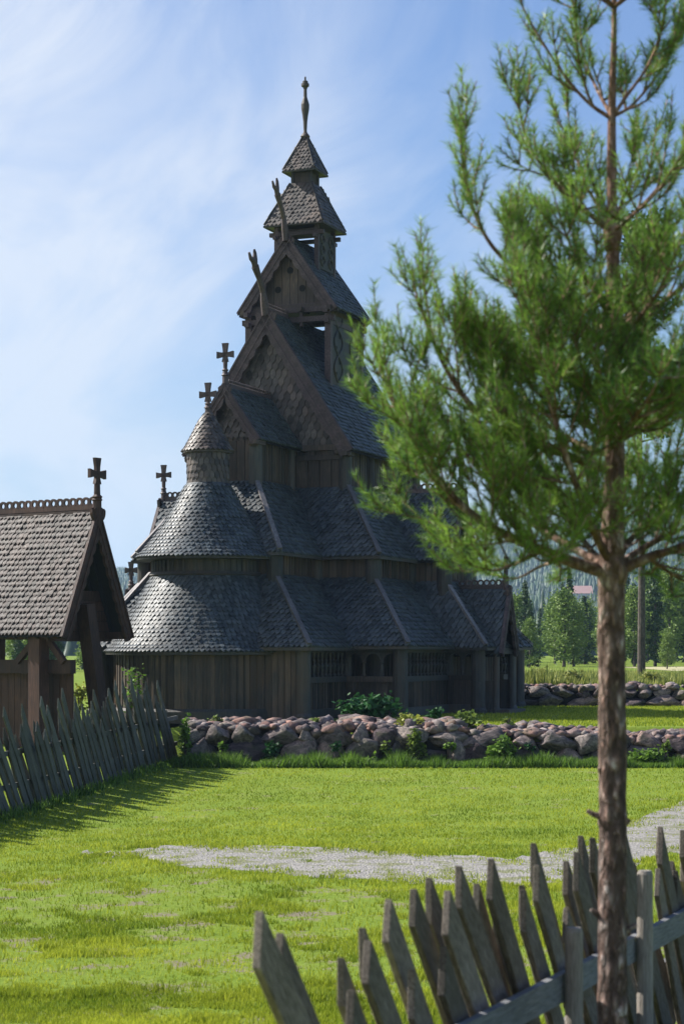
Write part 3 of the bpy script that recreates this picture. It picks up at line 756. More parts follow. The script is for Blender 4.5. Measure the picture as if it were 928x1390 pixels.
# far country road strip
rd = [(-400, 118, 14), (0, 118, 14), (60, 118, 14)]
q = np.array([(20 + 12 * k, 120 + 4 * k, 0) for k in range(12)], float)
vv = []; 
for p in q:
    for w in (0, 24): vv.append((p[0], p[1] + w, float(gh(p[0], p[1] + w)) + .02))
vv = np.array(vv); ff = np.array([[2 * k, 2 * k + 2, 2 * k + 3, 2 * k + 1] for k in range(len(q) - 1)])
mm, nt = nodes_of('dry_field'); finish(nt, ramp(nt, noise_t(nt, mapping(nt, (.2, 1, 1)), .5, 5), [(.3, (.33, .30, .16)), (.7, (.46, .43, .26))]), .95, spec=.1); M['field'] = mm
tag(npmesh('mown_field', vv, ff, mm), kind='structure')

# ------------------------------------------------------------------ foliage materials
def leaf_mat(name, dark, light, rough=.55, tr=.3, lo=.55, hi=1.45, spec=.3):
    m, nt = nodes_of(name)
    a = nt.nodes.new('ShaderNodeAttribute'); a.attribute_name = 'tone'
    nz = noise_t(nt, mapping(nt, (1, 1, 1)), .8, 3)
    f = math_n(nt, 'ADD', math_n(nt, 'MULTIPLY', a.outputs['Fac'], .65), math_n(nt, 'MULTIPLY', nz, .4))
    c = ramp(nt, f, [(.2, dark), (.85, light)])
    finish(nt, c, rough, spec=spec, transl=tr); return m
M['grass'] = leaf_mat('grass_blade', (.10, .175, .010), (.47, .51, .05), tr=.4, spec=.15)
M['weed'] = leaf_mat('weed_leaf', (.045, .10, .014), (.20, .34, .045), tr=.4)
M['bush'] = leaf_mat('dark_bush_leaf', (.010, .045, .015), (.04, .14, .035), tr=.25)
M['vine'] = leaf_mat('yellow_green_leaf', (.05, .10, .015), (.24, .32, .06), tr=.35)
M['lemon'] = leaf_mat('lemon_leaf', (.14, .18, .02), (.45, .48, .07), tr=.35)
M['meadow'] = leaf_mat('meadow_weed', (.06, .11, .02), (.42, .42, .11), tr=.3)
M['needle'] = leaf_mat('pine_needle', (.03, .105, .022), (.32, .50, .075), rough=.42, tr=.42, spec=.4)
M['birch'] = leaf_mat('birch_leaf', (.06, .12, .022), (.25, .35, .07), tr=.3)
M['spruce'] = leaf_mat('spruce_needle', (.016, .042, .018), (.07, .125, .04), tr=.15)
M['farwood'] = leaf_mat('distant_forest', (.010, .028, .015), (.04, .08, .028), tr=.0)
M['bark'] = wood('bark', (.03, .025, .022), (.08, .065, .055), (.16, .14, .12), rough=.85, grain=(4, 4, 2))

def blades(name, X, Y, h, w, mat, lean=.5, zoff=0.0, tone=None, label=None):
    n = len(X); Z = gh(X, Y) + zoff
    a = RNG.random(n) * 2 * np.pi; la = RNG.random(n) * 2 * np.pi; l = RNG.random(n) * lean * h
    dx, dy = np.cos(a) * w / 2, np.sin(a) * w / 2
    v = np.empty((n, 3, 3)); v[:, 0] = np.stack([X - dx, Y - dy, Z - .01], 1); v[:, 1] = np.stack([X + dx, Y + dy, Z - .01], 1)
    v[:, 2] = np.stack([X + np.cos(la) * l, Y + np.sin(la) * l, Z + h], 1)
    f = np.arange(3 * n).reshape(n, 3)
    o = npmesh(name, v.reshape(-1, 3), f, M[mat], tone=tone); return o
def fbm(X, Y, s, seed=0.0, oct=3):
    """cheap value noise on a numpy lattice"""
    out = np.zeros_like(X); amp = 1; tot = 0
    for k in range(oct):
        xs_, ys_ = X / s * 2 ** k + seed * 13.1 + 500, Y / s * 2 ** k + seed * 7.7 + 500
        xi, yi = np.floor(xs_).astype(np.int64), np.floor(ys_).astype(np.int64); fx, fy = xs_ - xi, ys_ - yi
        fx = fx * fx * (3 - 2 * fx); fy = fy * fy * (3 - 2 * fy)
        h = lambda a, b: ((np.sin(a * 127.1 + b * 311.7 + k * 17.3) * 43758.5453) % 1.0)
        out += amp * (h(xi, yi) * (1 - fx) * (1 - fy) + h(xi + 1, yi) * fx * (1 - fy) + h(xi, yi + 1) * (1 - fx) * fy + h(xi + 1, yi + 1) * fx * fy); tot += amp; amp *= .5
    return out / tot
# lawn blades: density falls off with distance as one sees fewer of them
n = 330000
yy = 1040 + 420 * RNG.random(n) ** 1.0; Y = EYE * F / (yy - HZ); Y = np.clip(Y, 15, 50)
X = (RNG.random(n) * 1.16 - .58) * 928 / F * Y + RNG.random(n) * 0
X += RNG.normal(0, .05, n); Y += RNG.normal(0, .1, n)
d = fbm(X, Y, .7, 1) * .55 + fbm(X, Y, 2.6, 2) * .45
thin = .40 + .09 * sm((30 - Y) / 4)
keep = (d > thin) | (RNG.random(n) < .45 - .3 * sm((30 - Y) / 4))
ip = in_path(X, Y); pn = fbm(X, Y, .45, 4)
keep &= (~ip) | ((pn > .66) & (RNG.random(n) < .85)) | (RNG.random(n) < .015)
keep &= (Y < 49.2) & (X > fence_x(Y) - 3)
X, Y, d = X[keep], Y[keep], d[keep]
clump = fbm(X, Y, .5, 6)
h = (.022 + .045 * clump ** 2 + .02 * RNG.random(len(X))) * (1 + .6 * sm((30 - Y) / 5) * (clump > .6))
tone = np.clip(-.1 + .95 * fbm(X, Y, 1.1, 8) + .55 * (RNG.random(len(X)) - .3), 0, 1)
o = blades('grass', X, Y, h, .010 + .00035 * Y, 'grass', .8, tone=tone); tag(o, 'short sunlit green grass of the lawn with patches of clover', 'grass', kind='stuff')
# tufts creeping in over the edges of the gravel
n = 26000; q = RNG.integers(2, 150, n); e = np.where((RNG.random(n) < .5)[:, None], U[q], Lw[q]); X = e[:, 0] + RNG.normal(0, .12, n); Y = e[:, 1] + RNG.normal(0, .55, n)
k_ = fbm(X, Y, .4, 12) > .5; X, Y = X[k_], Y[k_]
o = blades('edge_grass', X, Y, .03 + .05 * RNG.random(len(X)), .022, 'grass', .8); tag(o, 'grass tufts creeping in over the edges of the gravel', 'grass', kind='stuff')
# terrace and right lawn blades
n = 40000; Y = 51 + 19 * RNG.random(n); X = 1.5 + RNG.random(n) * 13
o = blades('terrace_grass', X, Y, .04 + .04 * RNG.random(n), .03, 'grass', .7); tag(o, 'bright green grass between the church and the rear stone wall', 'grass', kind='stuff')
# weeds along the wall foot
n = 24000; X = -4.6 + RNG.random(n) * 15; Y = 48.9 - .75 * RNG.random(n) ** 1.6; cl = fbm(X, Y * 0, .5, 3)
o = blades('weeds', X, Y, (.06 + .5 * cl ** 2 * RNG.random(n) + .05) * 1.0, .035, 'weed', .9); tag(o, 'rank green weeds growing along the foot of the boulder wall', 'weeds', kind='stuff')
n = 5000; t = RNG.random(n); Y = 34 + 16 * t; X = fence_x(Y) + RNG.normal(.1, .16, n)
o = blades('fence_weeds', X, Y, .05 + .22 * RNG.random(n) ** 2, .03, 'weed', .8); tag(o, 'dark grass tufts under the leaning left picket fence', 'weeds', kind='stuff')
# meadow weeds beyond the rear wall
n = 26000; Y = 71.5 + 45 * RNG.random(n) ** 1.4; X = (RNG.random(n)) * (Y * .2) + 4
hh = (.1 + 1.1 * fbm(X, Y, 2.0, 9) ** 2.5) * RNG.random(n) + .1
hh *= 1 - .6 * sm((Y - 84) / 15)
o = blades('meadow_weeds', X, Y, hh, .06, 'meadow', .6); tag(o, 'tall yellowish meadow weeds beyond the rear stone wall', 'meadow plants', kind='stuff')

# ================================================================== FENCES
def picket_mesh(L, w, th, cut):
    """in a local frame: x = across the board, z = along it, y = thickness"""
    o = [V((-w / 2, -th / 2, 0)), V((w / 2, -th / 2, 0)), V((w / 2, -th / 2, L)), V((w / 2 - .015, -th / 2, L)), V((-w / 2, -th / 2, L - cut))]
    o = [V((-w / 2, -th / 2, 0.0)), V((w / 2, -th / 2, 0.0)), V((w / 2, -th / 2, L)), V((-w / 2, -th / 2, L - cut))]
    mb = MB(); mb.prism(o, (0, th, 0), random.random())
    # extra loops so the board is not dead straight
    return mb
def picket_fence(name, label, A, B, spacing, hts, w, th, lean, mat, zf, layer=.05, rails=(.45, 1.1), n_var=10):
    A = V(A); B = V(B); D = (B - A); L = D.length; D /= L; root = empty(name, (A.x, A.y, zf(A.x, A.y)), math.atan2(D.y, D.x))
    tag(root, label, 'fence'); protos = []; k = int(L / spacing)
    for i in range(k + 1):
        t = i * spacing + random.uniform(-.06, .06); P = A + D * t; z = zf(P.x, P.y) - root.location.z
        h = random.choice(hts) * random.uniform(.93, 1.07); ln = lean + R(random.uniform(-1.6, 1.6)); Lb = h / math.cos(ln)
        mb = picket_mesh(Lb, w * random.uniform(.82, 1.12), th, w * random.uniform(.75, 1.25))
        o = mb.build('picket', M[mat], root)
        o.location = (t + .15, (layer if i % 2 else -layer) + random.uniform(-.008, .008), z - .02)
        o.rotation_euler = (R(random.uniform(-1.5, 1.5)), -ln, R(random.uniform(-2, 2)))
        bv = o.modifiers.new('b', 'BEVEL'); bv.width = .004; bv.segments = 1
    return root, D, L
zf = lambda x, y: float(gh(x, y))
lf, D, L = picket_fence('picket_fence', 'long fence of grey wooden boards all leaning left, in front of the gatehouse', (FA[0], FA[1], 0), (FB[0], FB[1], 0), .168, (1.5, 1.75, 1.95, 2.1, 1.65), .175, .03, R(40), 'fencewood', zf)
for hz_ in (.5, 1.15):
    mb = MB(); z0 = 0; z1 = zf(*FB) - zf(*FA)
    mb.beam((0, 0, hz_ + z0), (L * .5, 0, hz_ + (zf(*(FA + FB) / 2) - zf(*FA))), .05, .1); mb.beam((L * .5, 0, hz_ + (zf(*(FA + FB) / 2) - zf(*FA))), (L, 0, hz_ + z1), .05, .1)
    mb.build('fence_rail', M['fencewood'], lf)
for k in range(8):
    t = 1 + k * 2.1; P = V((FA[0], FA[1], 0)) + D * t; z = zf(P.x, P.y) - lf.location.z
    mb = MB(); mb.lathe((t, .14, z), [(.07, -.1), (.065, 1.35)], 8, random.random()); mb.build('fence_post', M['fencewood'], lf)
# near fence
NA = V((.12, 7.9, 0)); ND = V((.39, .921, 0)); NB = NA + ND * 8.6
NZ = .86
nf, D, L = picket_fence('picket_fence', 'near fence of weathered pointed boards leaning left, beside the pine trunk', NA, NB, .165, (1.06, 1.3, 1.18, 1.36, 1.0), .14, .034, R(41), 'nearfence', lambda x, y: NZ, layer=.045)
mb = MB()
mb.beam((0, -.13, .68), (L, -.13, .68), .04, .14); nfr = mb.build('fence_rail', M['rail'], nf)
mb = MB(); mb.beam((0, .1, .3), (L, .1, .3), .045, .12); mb.build('fence_rail', M['rail'], nf)
for t, hh in ((2.15, .98), (3.55, 1.12), (6.0, 1.1)):
    mb = MB(); mb.lathe((t, -.2, 0), [(.046, -.1), (.044, hh - .02), (.036, hh)], 14, .6); mb.build('fence_post', M['postwood'], nf, smooth=False)

# ================================================================== DRY STONE WALLS
def rock_mat():
    m, nt = nodes_of('boulder'); v = mapping(nt, (1, 1, 1))
    oi = nt.nodes.new('ShaderNodeObjectInfo'); a = nt.nodes.new('ShaderNodeAttribute'); a.attribute_name = 'tone'
    rnd = math_n(nt, 'FRACT', math_n(nt, 'ADD', math_n(nt, 'MULTIPLY', oi.outputs['Random'], .47), a.outputs['Fac']))
    base = ramp(nt, rnd, [(0, (.06, .045, .052)), (.2, (.13, .112, .108)), (.36, (.22, .20, .18)), (.47, (.26, .18, .15)), (.6, (.22, .13, .105)), (.8, (.17, .145, .14)), (1, (.28, .25, .235))])
    n1 = noise_t(nt, v, 3.2, 9, .72, .6); n2 = noise_t(nt, v, 1.1, 4)
    sp = ramp(nt, n1, [(.34, (.25, .22, .24)), (.5, (.9, .86, .88)), (.64, (1.75, 1.6, 1.55))])
    c = mixc(nt, 1.0, base, sp, 'MULTIPLY')
    c = mixc(nt, ramp(nt, n2, [(.54, (0, 0, 0)), (.66, (.4, .4, .4))]), c, (.10, .105, .06))
    finish(nt, c, .85, n1, .06, .9, .25); return m
M['rock'] = rock_mat()
def rock_verts(sub=2, rough=.32, seed=0):
    import bmesh
    bm = bmesh.new(); bmesh.ops.create_icosphere(bm, subdivisions=sub, radius=1.0)
    rs = random.Random(seed); planes = [(V((rs.gauss(0, 1), rs.gauss(0, 1), rs.gauss(0, 1))).normalized(), rs.uniform(.42, .8)) for _ in range(12)]
    for v_ in bm.verts:
        p = v_.co.copy(); p *= 1 + 1.3 * rough * mnoise.noise(p * 1.3 + V((seed * 3.1, 0, 0)))
        for n_, d_ in planes:
            k = p.dot(n_) - d_
            if k > 0: p -= n_ * k * .97
        p *= 1 + .09 * mnoise.noise(p * 3.5 + V((seed, 4, 0))) + .05 * mnoise.noise(p * 8 + V((seed, 9, 0)))
        v_.co = p
    V_ = np.array([v_.co[:] for v_ in bm.verts]); F_ = np.array([[l.index for l in f.verts] for f in bm.faces]); bm.free()
    V_ /= np.abs(V_).max(0); return V_, F_
rocks = [rock_verts(3, .35, s) for s in range(9)]; small = [rock_verts(1, .3, s + 20) for s in range(6)]
rock_me = []
def stone_wall(name, label, row_specs, x0, x1, Yw, zb, rub_top, dep, nsmall, big_mult=1.0, endf=None):
    root = empty(name, ((x0 + x1) / 2, Yw, zb)); tag(root, label, 'stone wall'); rx = root.location
    for (hz, hh, wmin, wmax, yo) in row_specs:
        x = x0
        while x < x1:
            w = random.uniform(wmin, wmax); k = random.randrange(len(rocks)); Vv, Ff = rocks[k]
            if len(rock_me) <= k or rock_me[k] is None:
                while len(rock_me) <= k: rock_me.append(None)
                o = npmesh('boulder', Vv, Ff, M['rock'], tone=np.full(len(Ff), .0), smooth=False); rock_me[k] = o.data
            else:
                o = bpy.data.objects.new('boulder', rock_me[k]); col.objects.link(o)
            o.parent = root; hgt = hh * random.uniform(.82, 1.2)
            o.location = (x + w / 2 - rx.x, yo + random.uniform(-.05, .08), hz + hgt * .5 * random.uniform(.8, 1.05) - 0)
            o.scale = (w * .56, .42 * random.uniform(.8, 1.1), hgt * .58); o.rotation_euler = (R(random.uniform(-8, 8)), R(random.uniform(-7, 7)), R(random.uniform(-14, 14)) + (math.pi if random.random() < .5 else 0))
            x += w * random.uniform(.9, 1.02)
    vs, fs, ts = [], [], []; b = 0
    for q in range(nsmall):
        Vv, Ff = small[q % 6]; s = random.uniform(.05, .16) if random.random() < .8 else random.uniform(.15, .24); x = random.uniform(x0, x1); yy_ = random.uniform(.02, dep)
        top = rub_top(x, yy_); z = top - abs(random.gauss(0, .06)) + .04
        a = random.uniform(0, 6.28); ca, sa = math.cos(a), math.sin(a)
        S = Vv * np.array([s * random.uniform(.9, 1.7), s * random.uniform(.8, 1.2), s * random.uniform(.6, .95)])
        S = np.stack([S[:, 0] * ca - S[:, 1] * sa, S[:, 0] * sa + S[:, 1] * ca, S[:, 2]], 1) + np.array([x - rx.x, yy_, z])
        vs.append(S); fs.append(Ff + b); b += len(S); ts.append(np.full(len(Ff), random.random()))
    o = npmesh('rubble', np.concatenate(vs), np.concatenate(fs), M['rock'], root, tone=np.concatenate(ts), smooth=False); o['kind'] = 'stuff'
    mb = MB(); mb.box(x0 + .1 - rx.x, x1 - rx.x, .12, dep, 0, rub_top((x0 + x1) / 2, 0) - .12, 0); mb.build('earth_core', M['deep'], root)
    return root
# front wall: x from -4.0 to 11, face at Y 49.2
def topA(x, y): return .9 + .10 * mnoise.noise(V((x * .9, y, 0))) + .12 * min(1, max(0, y)) 
wallA = stone_wall('boulder_wall', 'retaining wall of big grey and purple boulders topped with reddish rubble below the church', [(-.12, .80, .6, 1.7, 0), (.46, .5, .4, 1.3, .05)], -3.95, 3.0, 49.25, .38, topA, 1.5, 520)
wallB = None
root2 = stone_wall('boulder_wall', 'lower right-hand run of large pale grey boulders with small stones on top', [(-.12, .62, .6, 1.9, 0), (.34, .55, .5, 1.5, .06)], 3.0, 11.0, 49.2, .36, lambda x, y: .8 + .09 * mnoise.noise(V((x * .9, y, 3))) + .1 * min(1, max(0, y)) - .12 * max(0, min(1, (x - 5) / 2)), 1.5, 520)
wallC = stone_wall('boulder_wall', 'far low wall of reddish boulders along the edge of the meadow', [(-.05, .45, .6, 1.2, 0), (.28, .38, .45, .95, .08)], 5.1, 16.5, 69.8, 1.27, lambda x, y: .68 + .08 * mnoise.noise(V((x, y, 5))), 1.1, 330)

# ================================================================== SHRUBS
def leaf_cloud(n, c, rad, size, clumps=10, seed=0, up=.3, shell=.55):
    rs = np.random.default_rng(seed); cc = rs.normal(0, .5, (clumps, 3)); cc /= np.maximum(1, np.linalg.norm(cc, axis=1))[:, None]
    k = rs.integers(0, clumps, n); p = cc[k] * .75 + rs.normal(0, .2, (n, 3)); p = p * np.array(rad) + np.array(c)
    d = rs.normal(0, 1, (n, 3)); d[:, 2] = d[:, 2] * .5 - .1; d /= np.linalg.norm(d, axis=1)[:, None]
    s = np.cross(d, rs.normal(0, 1, (n, 3)) * [.4, .4, 1] + [0, 0, .6]); s /= np.linalg.norm(s, axis=1)[:, None]
    L = size * (.6 + .8 * rs.random(n))[:, None]; W = L * .42
    v = np.stack([p, p + d * L * .5 + s * W, p + d * L, p + d * L * .5 - s * W], 1).reshape(-1, 3)
    return v, np.arange(4 * n).reshape(n, 4), np.clip(rs.random(n) * .6 + (rs.random(clumps)[k]) * .4, 0, 1)
def shrub(name, label, cat, loc, rad, size, n, mat, clumps=14, seed=1, zc=None, stems=6, group=None):
    root = empty(name, loc); tag(root, label, cat, group)
    v, f, t = leaf_cloud(n, (0, 0, zc if zc is not None else rad[2] * .8), rad, size, clumps, seed)
    v[:, 2] = np.maximum(v[:, 2], .02)
    npmesh('foliage', v, f, M[mat], root, tone=t)
    mb = MB(); rs = random.Random(seed)
    for k in range(stems):
        a = rs.uniform(0, 6.28); q = V((math.cos(a) * rad[0] * rs.uniform(.2, .7), math.sin(a) * rad[1] * .5, rad[2] * rs.uniform(.8, 1.5)))
        mb.tube([(0, 0, -.1), q * .5 + V((0, 0, .1)), q], [.018, .013, .006], 5, .5)
    mb.build('stem', M['bark'], root); return root
shrub('shrub', 'broad dark green leafy bush against the church gallery', 'shrub', at(500, 980, 52.2), (.85, .55, .45), .17, 1500, 'bush', 26, 1)
shrub('shrub', 'small dark leafy bush behind the stones beside the church corner post', 'shrub', at(592, 982, 53), (.22, .2, .3), .13, 160, 'bush', 8, 2)
shrub('flowering_plant', 'bright yellow-green plant sprawling on top of the boulder wall', 'plant', at(556, 990, 50), (.42, .3, .22), .09, 550, 'lemon', 12, 3)
shrub('flowering_plant', 'pale leafy plant on the wall top just right of the yellow-green one', 'plant', at(632, 992, 50), (.42, .3, .28), .10, 450, 'vine', 12, 4)
shrub('climbing_plant', 'leafy creeper hanging down the boulders below the yellow-green plant', 'plant', at(566, 1042, 48.85), (.22, .15, .62), .10, 520, 'vine', 16, 5, zc=.65)
shrub('shrub', 'upright leafy shrub growing in front of the boulder wall', 'shrub', at(680, 1050, 48.7), (.42, .3, .5), .13, 650, 'weed', 18, 6)
shrub('shrub', 'low shrub at the wall foot between the tall shrub and the pine trunk', 'shrub', at(752, 1046, 48.8), (.34, .25, .26), .11, 380, 'weed', 10, 7)
shrub('shrub', 'leafy weeds clump at the wall foot just right of the pine trunk', 'shrub', at(872, 1044, 48.8), (.7, .3, .28), .11, 700, 'weed', 14, 8)
shrub('climbing_plant', 'dark creeper at the left end of the boulder wall by the fence', 'plant', at(252, 1040, 48.8), (.18, .2, .6), .10, 420, 'weed', 12, 9, zc=.6)
shrub('climbing_plant', 'creeper in the gap between the purple boulders on the left', 'plant', at(370, 1042, 48.85), (.26, .15, .28), .08, 330, 'bush', 12, 10, zc=.45)
shrub('shrub', 'small weed on the rubble top near the apse', 'plant', at(292, 985, 50.1), (.22, .2, .14), .08, 130, 'vine', 6, 11)
shrub('shrub', 'single small weed sprouting from the rubble below the first corner post', 'plant', at(428, 984, 50.1), (.16, .15, .12), .08, 90, 'vine', 5, 12)
shrub('tall_plant', 'tall leafy plant with orange sunlight behind it, between the fence and the apse', 'plant', at(178, 972, 51.0), (.35, .3, .62), .09, 260, 'weed', 14, 13, zc=.75, stems=9)
shrub('shrub', 'yellow-green bush seen between the gatehouse posts', 'shrub', at(108, 965, 62), (.5, .4, .55), .12, 400, 'lemon', 10, 14)
shrub('shrub', 'little plant at the foot of the wall left of the creeper', 'plant', at(503, 1046, 48.75), (.16, .12, .22), .09, 130, 'weed', 6, 15)
shrub('shrub', 'leafy plant on the rubble left of the reddish stones', 'plant', at(690, 990, 50.2), (.2, .2, .2), .08, 120, 'vine', 6, 16)
rs_ = random.Random(11)
for k in range(15):
    x = 262 + k * 46 + rs_.uniform(-14, 14); s_ = rs_.uniform(.1, .19)
    shrub('weed_clump', 'low leafy weed clump at the foot of the boulder wall', 'weed', at(x, 1046, 48.75 + rs_.uniform(-.2, .1)), (s_ * 1.7, s_, s_), .08, 110, rs_.choice(['weed', 'weed', 'vine']), 7, 60 + k, group='leafy weed clumps along the foot of the boulder wall')
for k, (x, lab) in enumerate([(300, 'small dark sprig in a crack of the leftmost boulders'), (455, 'fresh green sprig between two boulders under the dark bush'), (525, 'sprig hanging from a crack left of the creeper'), (610, 'leafy sprig in the wall face between the creeper and the upright shrub'), (720, 'leafy sprig in the wall face just right of the upright shrub'), (905, 'leafy sprig in the wall face at the right edge')]):
    shrub('wall_plant', lab, 'plant', at(x, 1022, 48.85), (.16, .1, .16), .08, 110, ['weed', 'bush', 'vine'][k % 3], 7, 90 + k)
for k, (x, y, Z, s) in enumerate([(775, 928, 73, .5), (735, 922, 80, .5), (885, 926, 74, .45), (700, 925, 76, .5)]):
    shrub('meadow_bush', ['low bush in the meadow left of the pine trunk', 'roundish meadow bush nearer the trees', 'meadow bush right of the bare pole trunk', 'meadow bush beside the church porch'][k], 'shrub', at(x, y + 2, Z), (s * 1.3, s, s * .6), .14, 350, 'meadow', 10, 30 + k)
# ================================================================== THE NEAR PINE
PZ = 9.2
random.seed(21)
pbase = at(831, 0, PZ); pbase.z = zf(pbase.x, pbase.y)
pine = empty('pine_tree', pbase); tag(pine, 'young pine with reddish flaky trunk and upturned green shoots, standing before the near fence', 'tree')
def bark_mat():
    m, nt = nodes_of('pine_bark'); v = mapping(nt, (1, 1, .45))
    vo = nt.nodes.new('ShaderNodeTexVoronoi'); vo.inputs['Scale'].default_value = 30; vo.inputs['Randomness'].default_value = 1
    nz = noise_t(nt, v, 14, 6, .7, .4); mx = nt.nodes.new('ShaderNodeVectorMath'); mx.operation = 'ADD'
    cb = nt.nodes.new('ShaderNodeCombineXYZ')
    for k in range(3): nt.links.new(math_n(nt, 'MULTIPLY', nz, .06), cb.inputs[k])
    nt.links.new(v, mx.inputs[0]); nt.links.new(cb.outputs[0], mx.inputs[1]); nt.links.new(mx.outputs[0], vo.inputs['Vector'])
    c = ramp(nt, nz, [(.38, (.05, .033, .027)), (.47, (.20, .12, .095)), (.55, (.36, .26, .22)), (.64, (.60, .53, .49))])
    c = mixc(nt, ramp(nt, vo.outputs['Distance'], [(.25, (0, 0, 0)), (.6, (.8, .8, .8))]), c, (.06, .042, .035))
    sep = nt.nodes.new('ShaderNodeSeparateXYZ'); nt.links.new(mapping(nt, (1, 1, 1)), sep.inputs[0])
    f = nt.nodes.new('ShaderNodeMapRange'); f.inputs[1].default_value = 2.0; f.inputs[2].default_value = 3.6; nt.links.new(sep.outputs[2], f.inputs[0])
    c = mixc(nt, math_n(nt, 'MULTIPLY', f.outputs[0], .6), c, mixc(nt, nz, (.13, .06, .035), (.36, .21, .13)))
    b = math_n(nt, 'SUBTRACT', nz, math_n(nt, 'MULTIPLY', vo.outputs['Distance'], .8))
    finish(nt, c, .85, b, .03, 1.0, .25); return m
M['pinebark'] = bark_mat()
def PP(x, y, dz=0.0): return at(x, y, PZ + dz)
def smooth_path(pts, n):
    """Catmull-Rom"""
    P = [pts[0] * 2 - pts[1]] + list(pts) + [pts[-1] * 2 - pts[-2]]; out = []
    for i in range(1, len(P) - 2):
        for k in range(n):
            t = k / n; a, b, c, d = P[i - 1], P[i], P[i + 1], P[i + 2]
            out.append(.5 * ((2 * b) + (c - a) * t + (2 * a - 5 * b + 4 * c - d) * t * t + (3 * b - a - 3 * c + d) * t ** 3))
    out.append(pts[-1]); return out
def radii(rs, n):
    out = []
    for a, b in zip(rs, rs[1:]):
        for k in range(n): out.append(a + (b - a) * k / n)
    return out + [rs[-1]]
tp = [(831, 1585, .082), (831, 1300, .067), (831, 1000, .064), (829, 800, .062), (832, 700, .05), (834, 600, .046), (832, 500, .042), (834, 420, .036), (831, 314, .027), (830, 160, .019), (833, 50, .013), (834, -60, .010), (835, -170, .006)]
tpts = smooth_path([PP(x, y) for x, y, r in tp], 10); trad = radii([r for *_, r in tp], 10)
mb = MB(); q = []; nn = 26
for i, (p, r) in enumerate(zip(tpts, trad)):
    for k in range(nn):
        a = 2 * math.pi * k / nn; d = V((math.cos(a), math.sin(a), 0))
        q.append(p + d * r * (1 + .10 * mnoise.noise(V((math.cos(a) * 1.6, math.sin(a) * 1.6, p.z * 9))) + .05 * mnoise.noise(V((math.cos(a) * 4, math.sin(a) * 4, p.z * 22)))))
mb.poly(q, [(i * nn + k, i * nn + (k + 1) % nn, (i + 1) * nn + (k + 1) % nn, (i + 1) * nn + k) for i in range(len(tpts) - 1) for k in range(nn)], .5)
for (x, y, d, L) in ((818, 1108, -1, .075), (816, 1242, -1, .05), (845, 1262, 1, .06), (843, 1120, 1, .035), (818, 1050, -1, .02)):
    p = PP(x, y); mb.tube([p + V((-d * .02, 0, -.01)), p + V((d * L * .5, -.01, .005)), p + V((d * L, -.02, .025))], [.022, .014, .01], 7, .5)
for y_ in (775, 1112, 314, 600, 440):   # whorl swellings
    p = PP(831, y_); r = .07 if y_ > 700 else .045
    if y_ == 1112: r = .068
    mb.lathe(p, [(r * .75, -.09), (r * 1.02, -.02), (r * 1.02, .02), (r * .7, .09)], 14, .4)
mb.build('trunk', M['pinebark'], pine, pbase, smooth=True)

NV = [[], [], []]     # needle base, tip, tone lists
twig = MB(); UP = V((0, 0, 1))
def needles(pts, dens=330, nl=.052, tone0=.5, start=0.0):
    """cover polyline with needles"""
    L = 0; seg = []
    for a, b in zip(pts, pts[1:]): seg.append((a, b, L, (b - a).length)); L += (b - a).length
    n = int(L * (1 - start) * dens)
    for _ in range(n):
        s = L * (start + (1 - start) * random.random()); 
        for a, b, l0, ll in seg:
            if s <= l0 + ll: break
        p = a.lerp(b, (s - l0) / max(ll, 1e-5)); d = (b - a).normalized()
        r = V((random.gauss(0, 1), random.gauss(0, 1), random.gauss(0, 1))); r = (r - d * r.dot(d)).normalized()
        k = random.uniform(.5, 1.05); v = (d * math.cos(k) + r * math.sin(k)) * nl * random.uniform(.75, 1.15)
        NV[0].append(p); NV[1].append(p + v); NV[2].append(min(1, max(0, tone0 + random.uniform(-.25, .25))))
def shoot(p, d, L, r=.004, age=0.0, upt=.5):
    """young shoot curving up, with needles; returns polyline"""
    d = d.normalized(); pts = [p]; k = 4; cur = d
    for i in range(k):
        cur = (cur + UP * upt * .28 + V((random.gauss(0, .05), random.gauss(0, .05), random.gauss(0, .03)))).normalized(); pts.append(pts[-1] + cur * L / k)
    twig.tube(pts, [r * (1 - .5 * i / k) for i in range(k + 1)], 4, .5, cap=False)
    needles(pts, 330, .056, random.uniform(.25, .75)); return pts
def lateral(p, d, L, r, depth):
    d = d.normalized(); k = max(3, int(L / .07)); pts = [p]; cur = d
    for i in range(k):
        cur = (cur + UP * .14 + V((random.gauss(0, .09), random.gauss(0, .09), random.gauss(0, .05)))).normalized(); pts.append(pts[-1] + cur * L / k)
    twig.tube(pts, [r * (1 - .6 * i / k) for i in range(k + 1)], 5, .5, cap=False)
    needles(pts, 240, .055, random.uniform(.05, .6), .35 if L > .25 else .05)
    n = max(1, int(L / .12))
    for i in range(n):
        j = int((i + 1.0) / (n + .3) * k); j = min(j, k)
        a = pts[j]; dd = (pts[j] - pts[j - 1]).normalized()
        for sgn in (-1, 1):
            if random.random() < .22: continue
            side = dd.cross(UP); 
            if side.length < .1: side = V((1, 0, 0))
            side.normalize(); rot = Matrix.Rotation(random.uniform(-.9, .9), 3, dd)
            sd = rot @ (side * sgn)
            nd = dd * .75 + sd * .7 + UP * .3
            if depth > 0 and L > .3: lateral(a, nd, L * random.uniform(.35, .55), r * .6, depth - 1)
            else: shoot(a, nd, random.uniform(.09, .17))
    tipd = (pts[-1] - pts[-2]).normalized()
    shoot(pts[-1], tipd + UP * .3, random.uniform(.12, .22), upt=.7)
    for sgn in (-1, 1):
        s = tipd.cross(UP); s = s.normalized() if s.length > .1 else V((1, 0, 0))
        shoot(pts[-1], tipd * .8 + s * sgn * .6 + UP * .25, random.uniform(.08, .15), upt=.6)
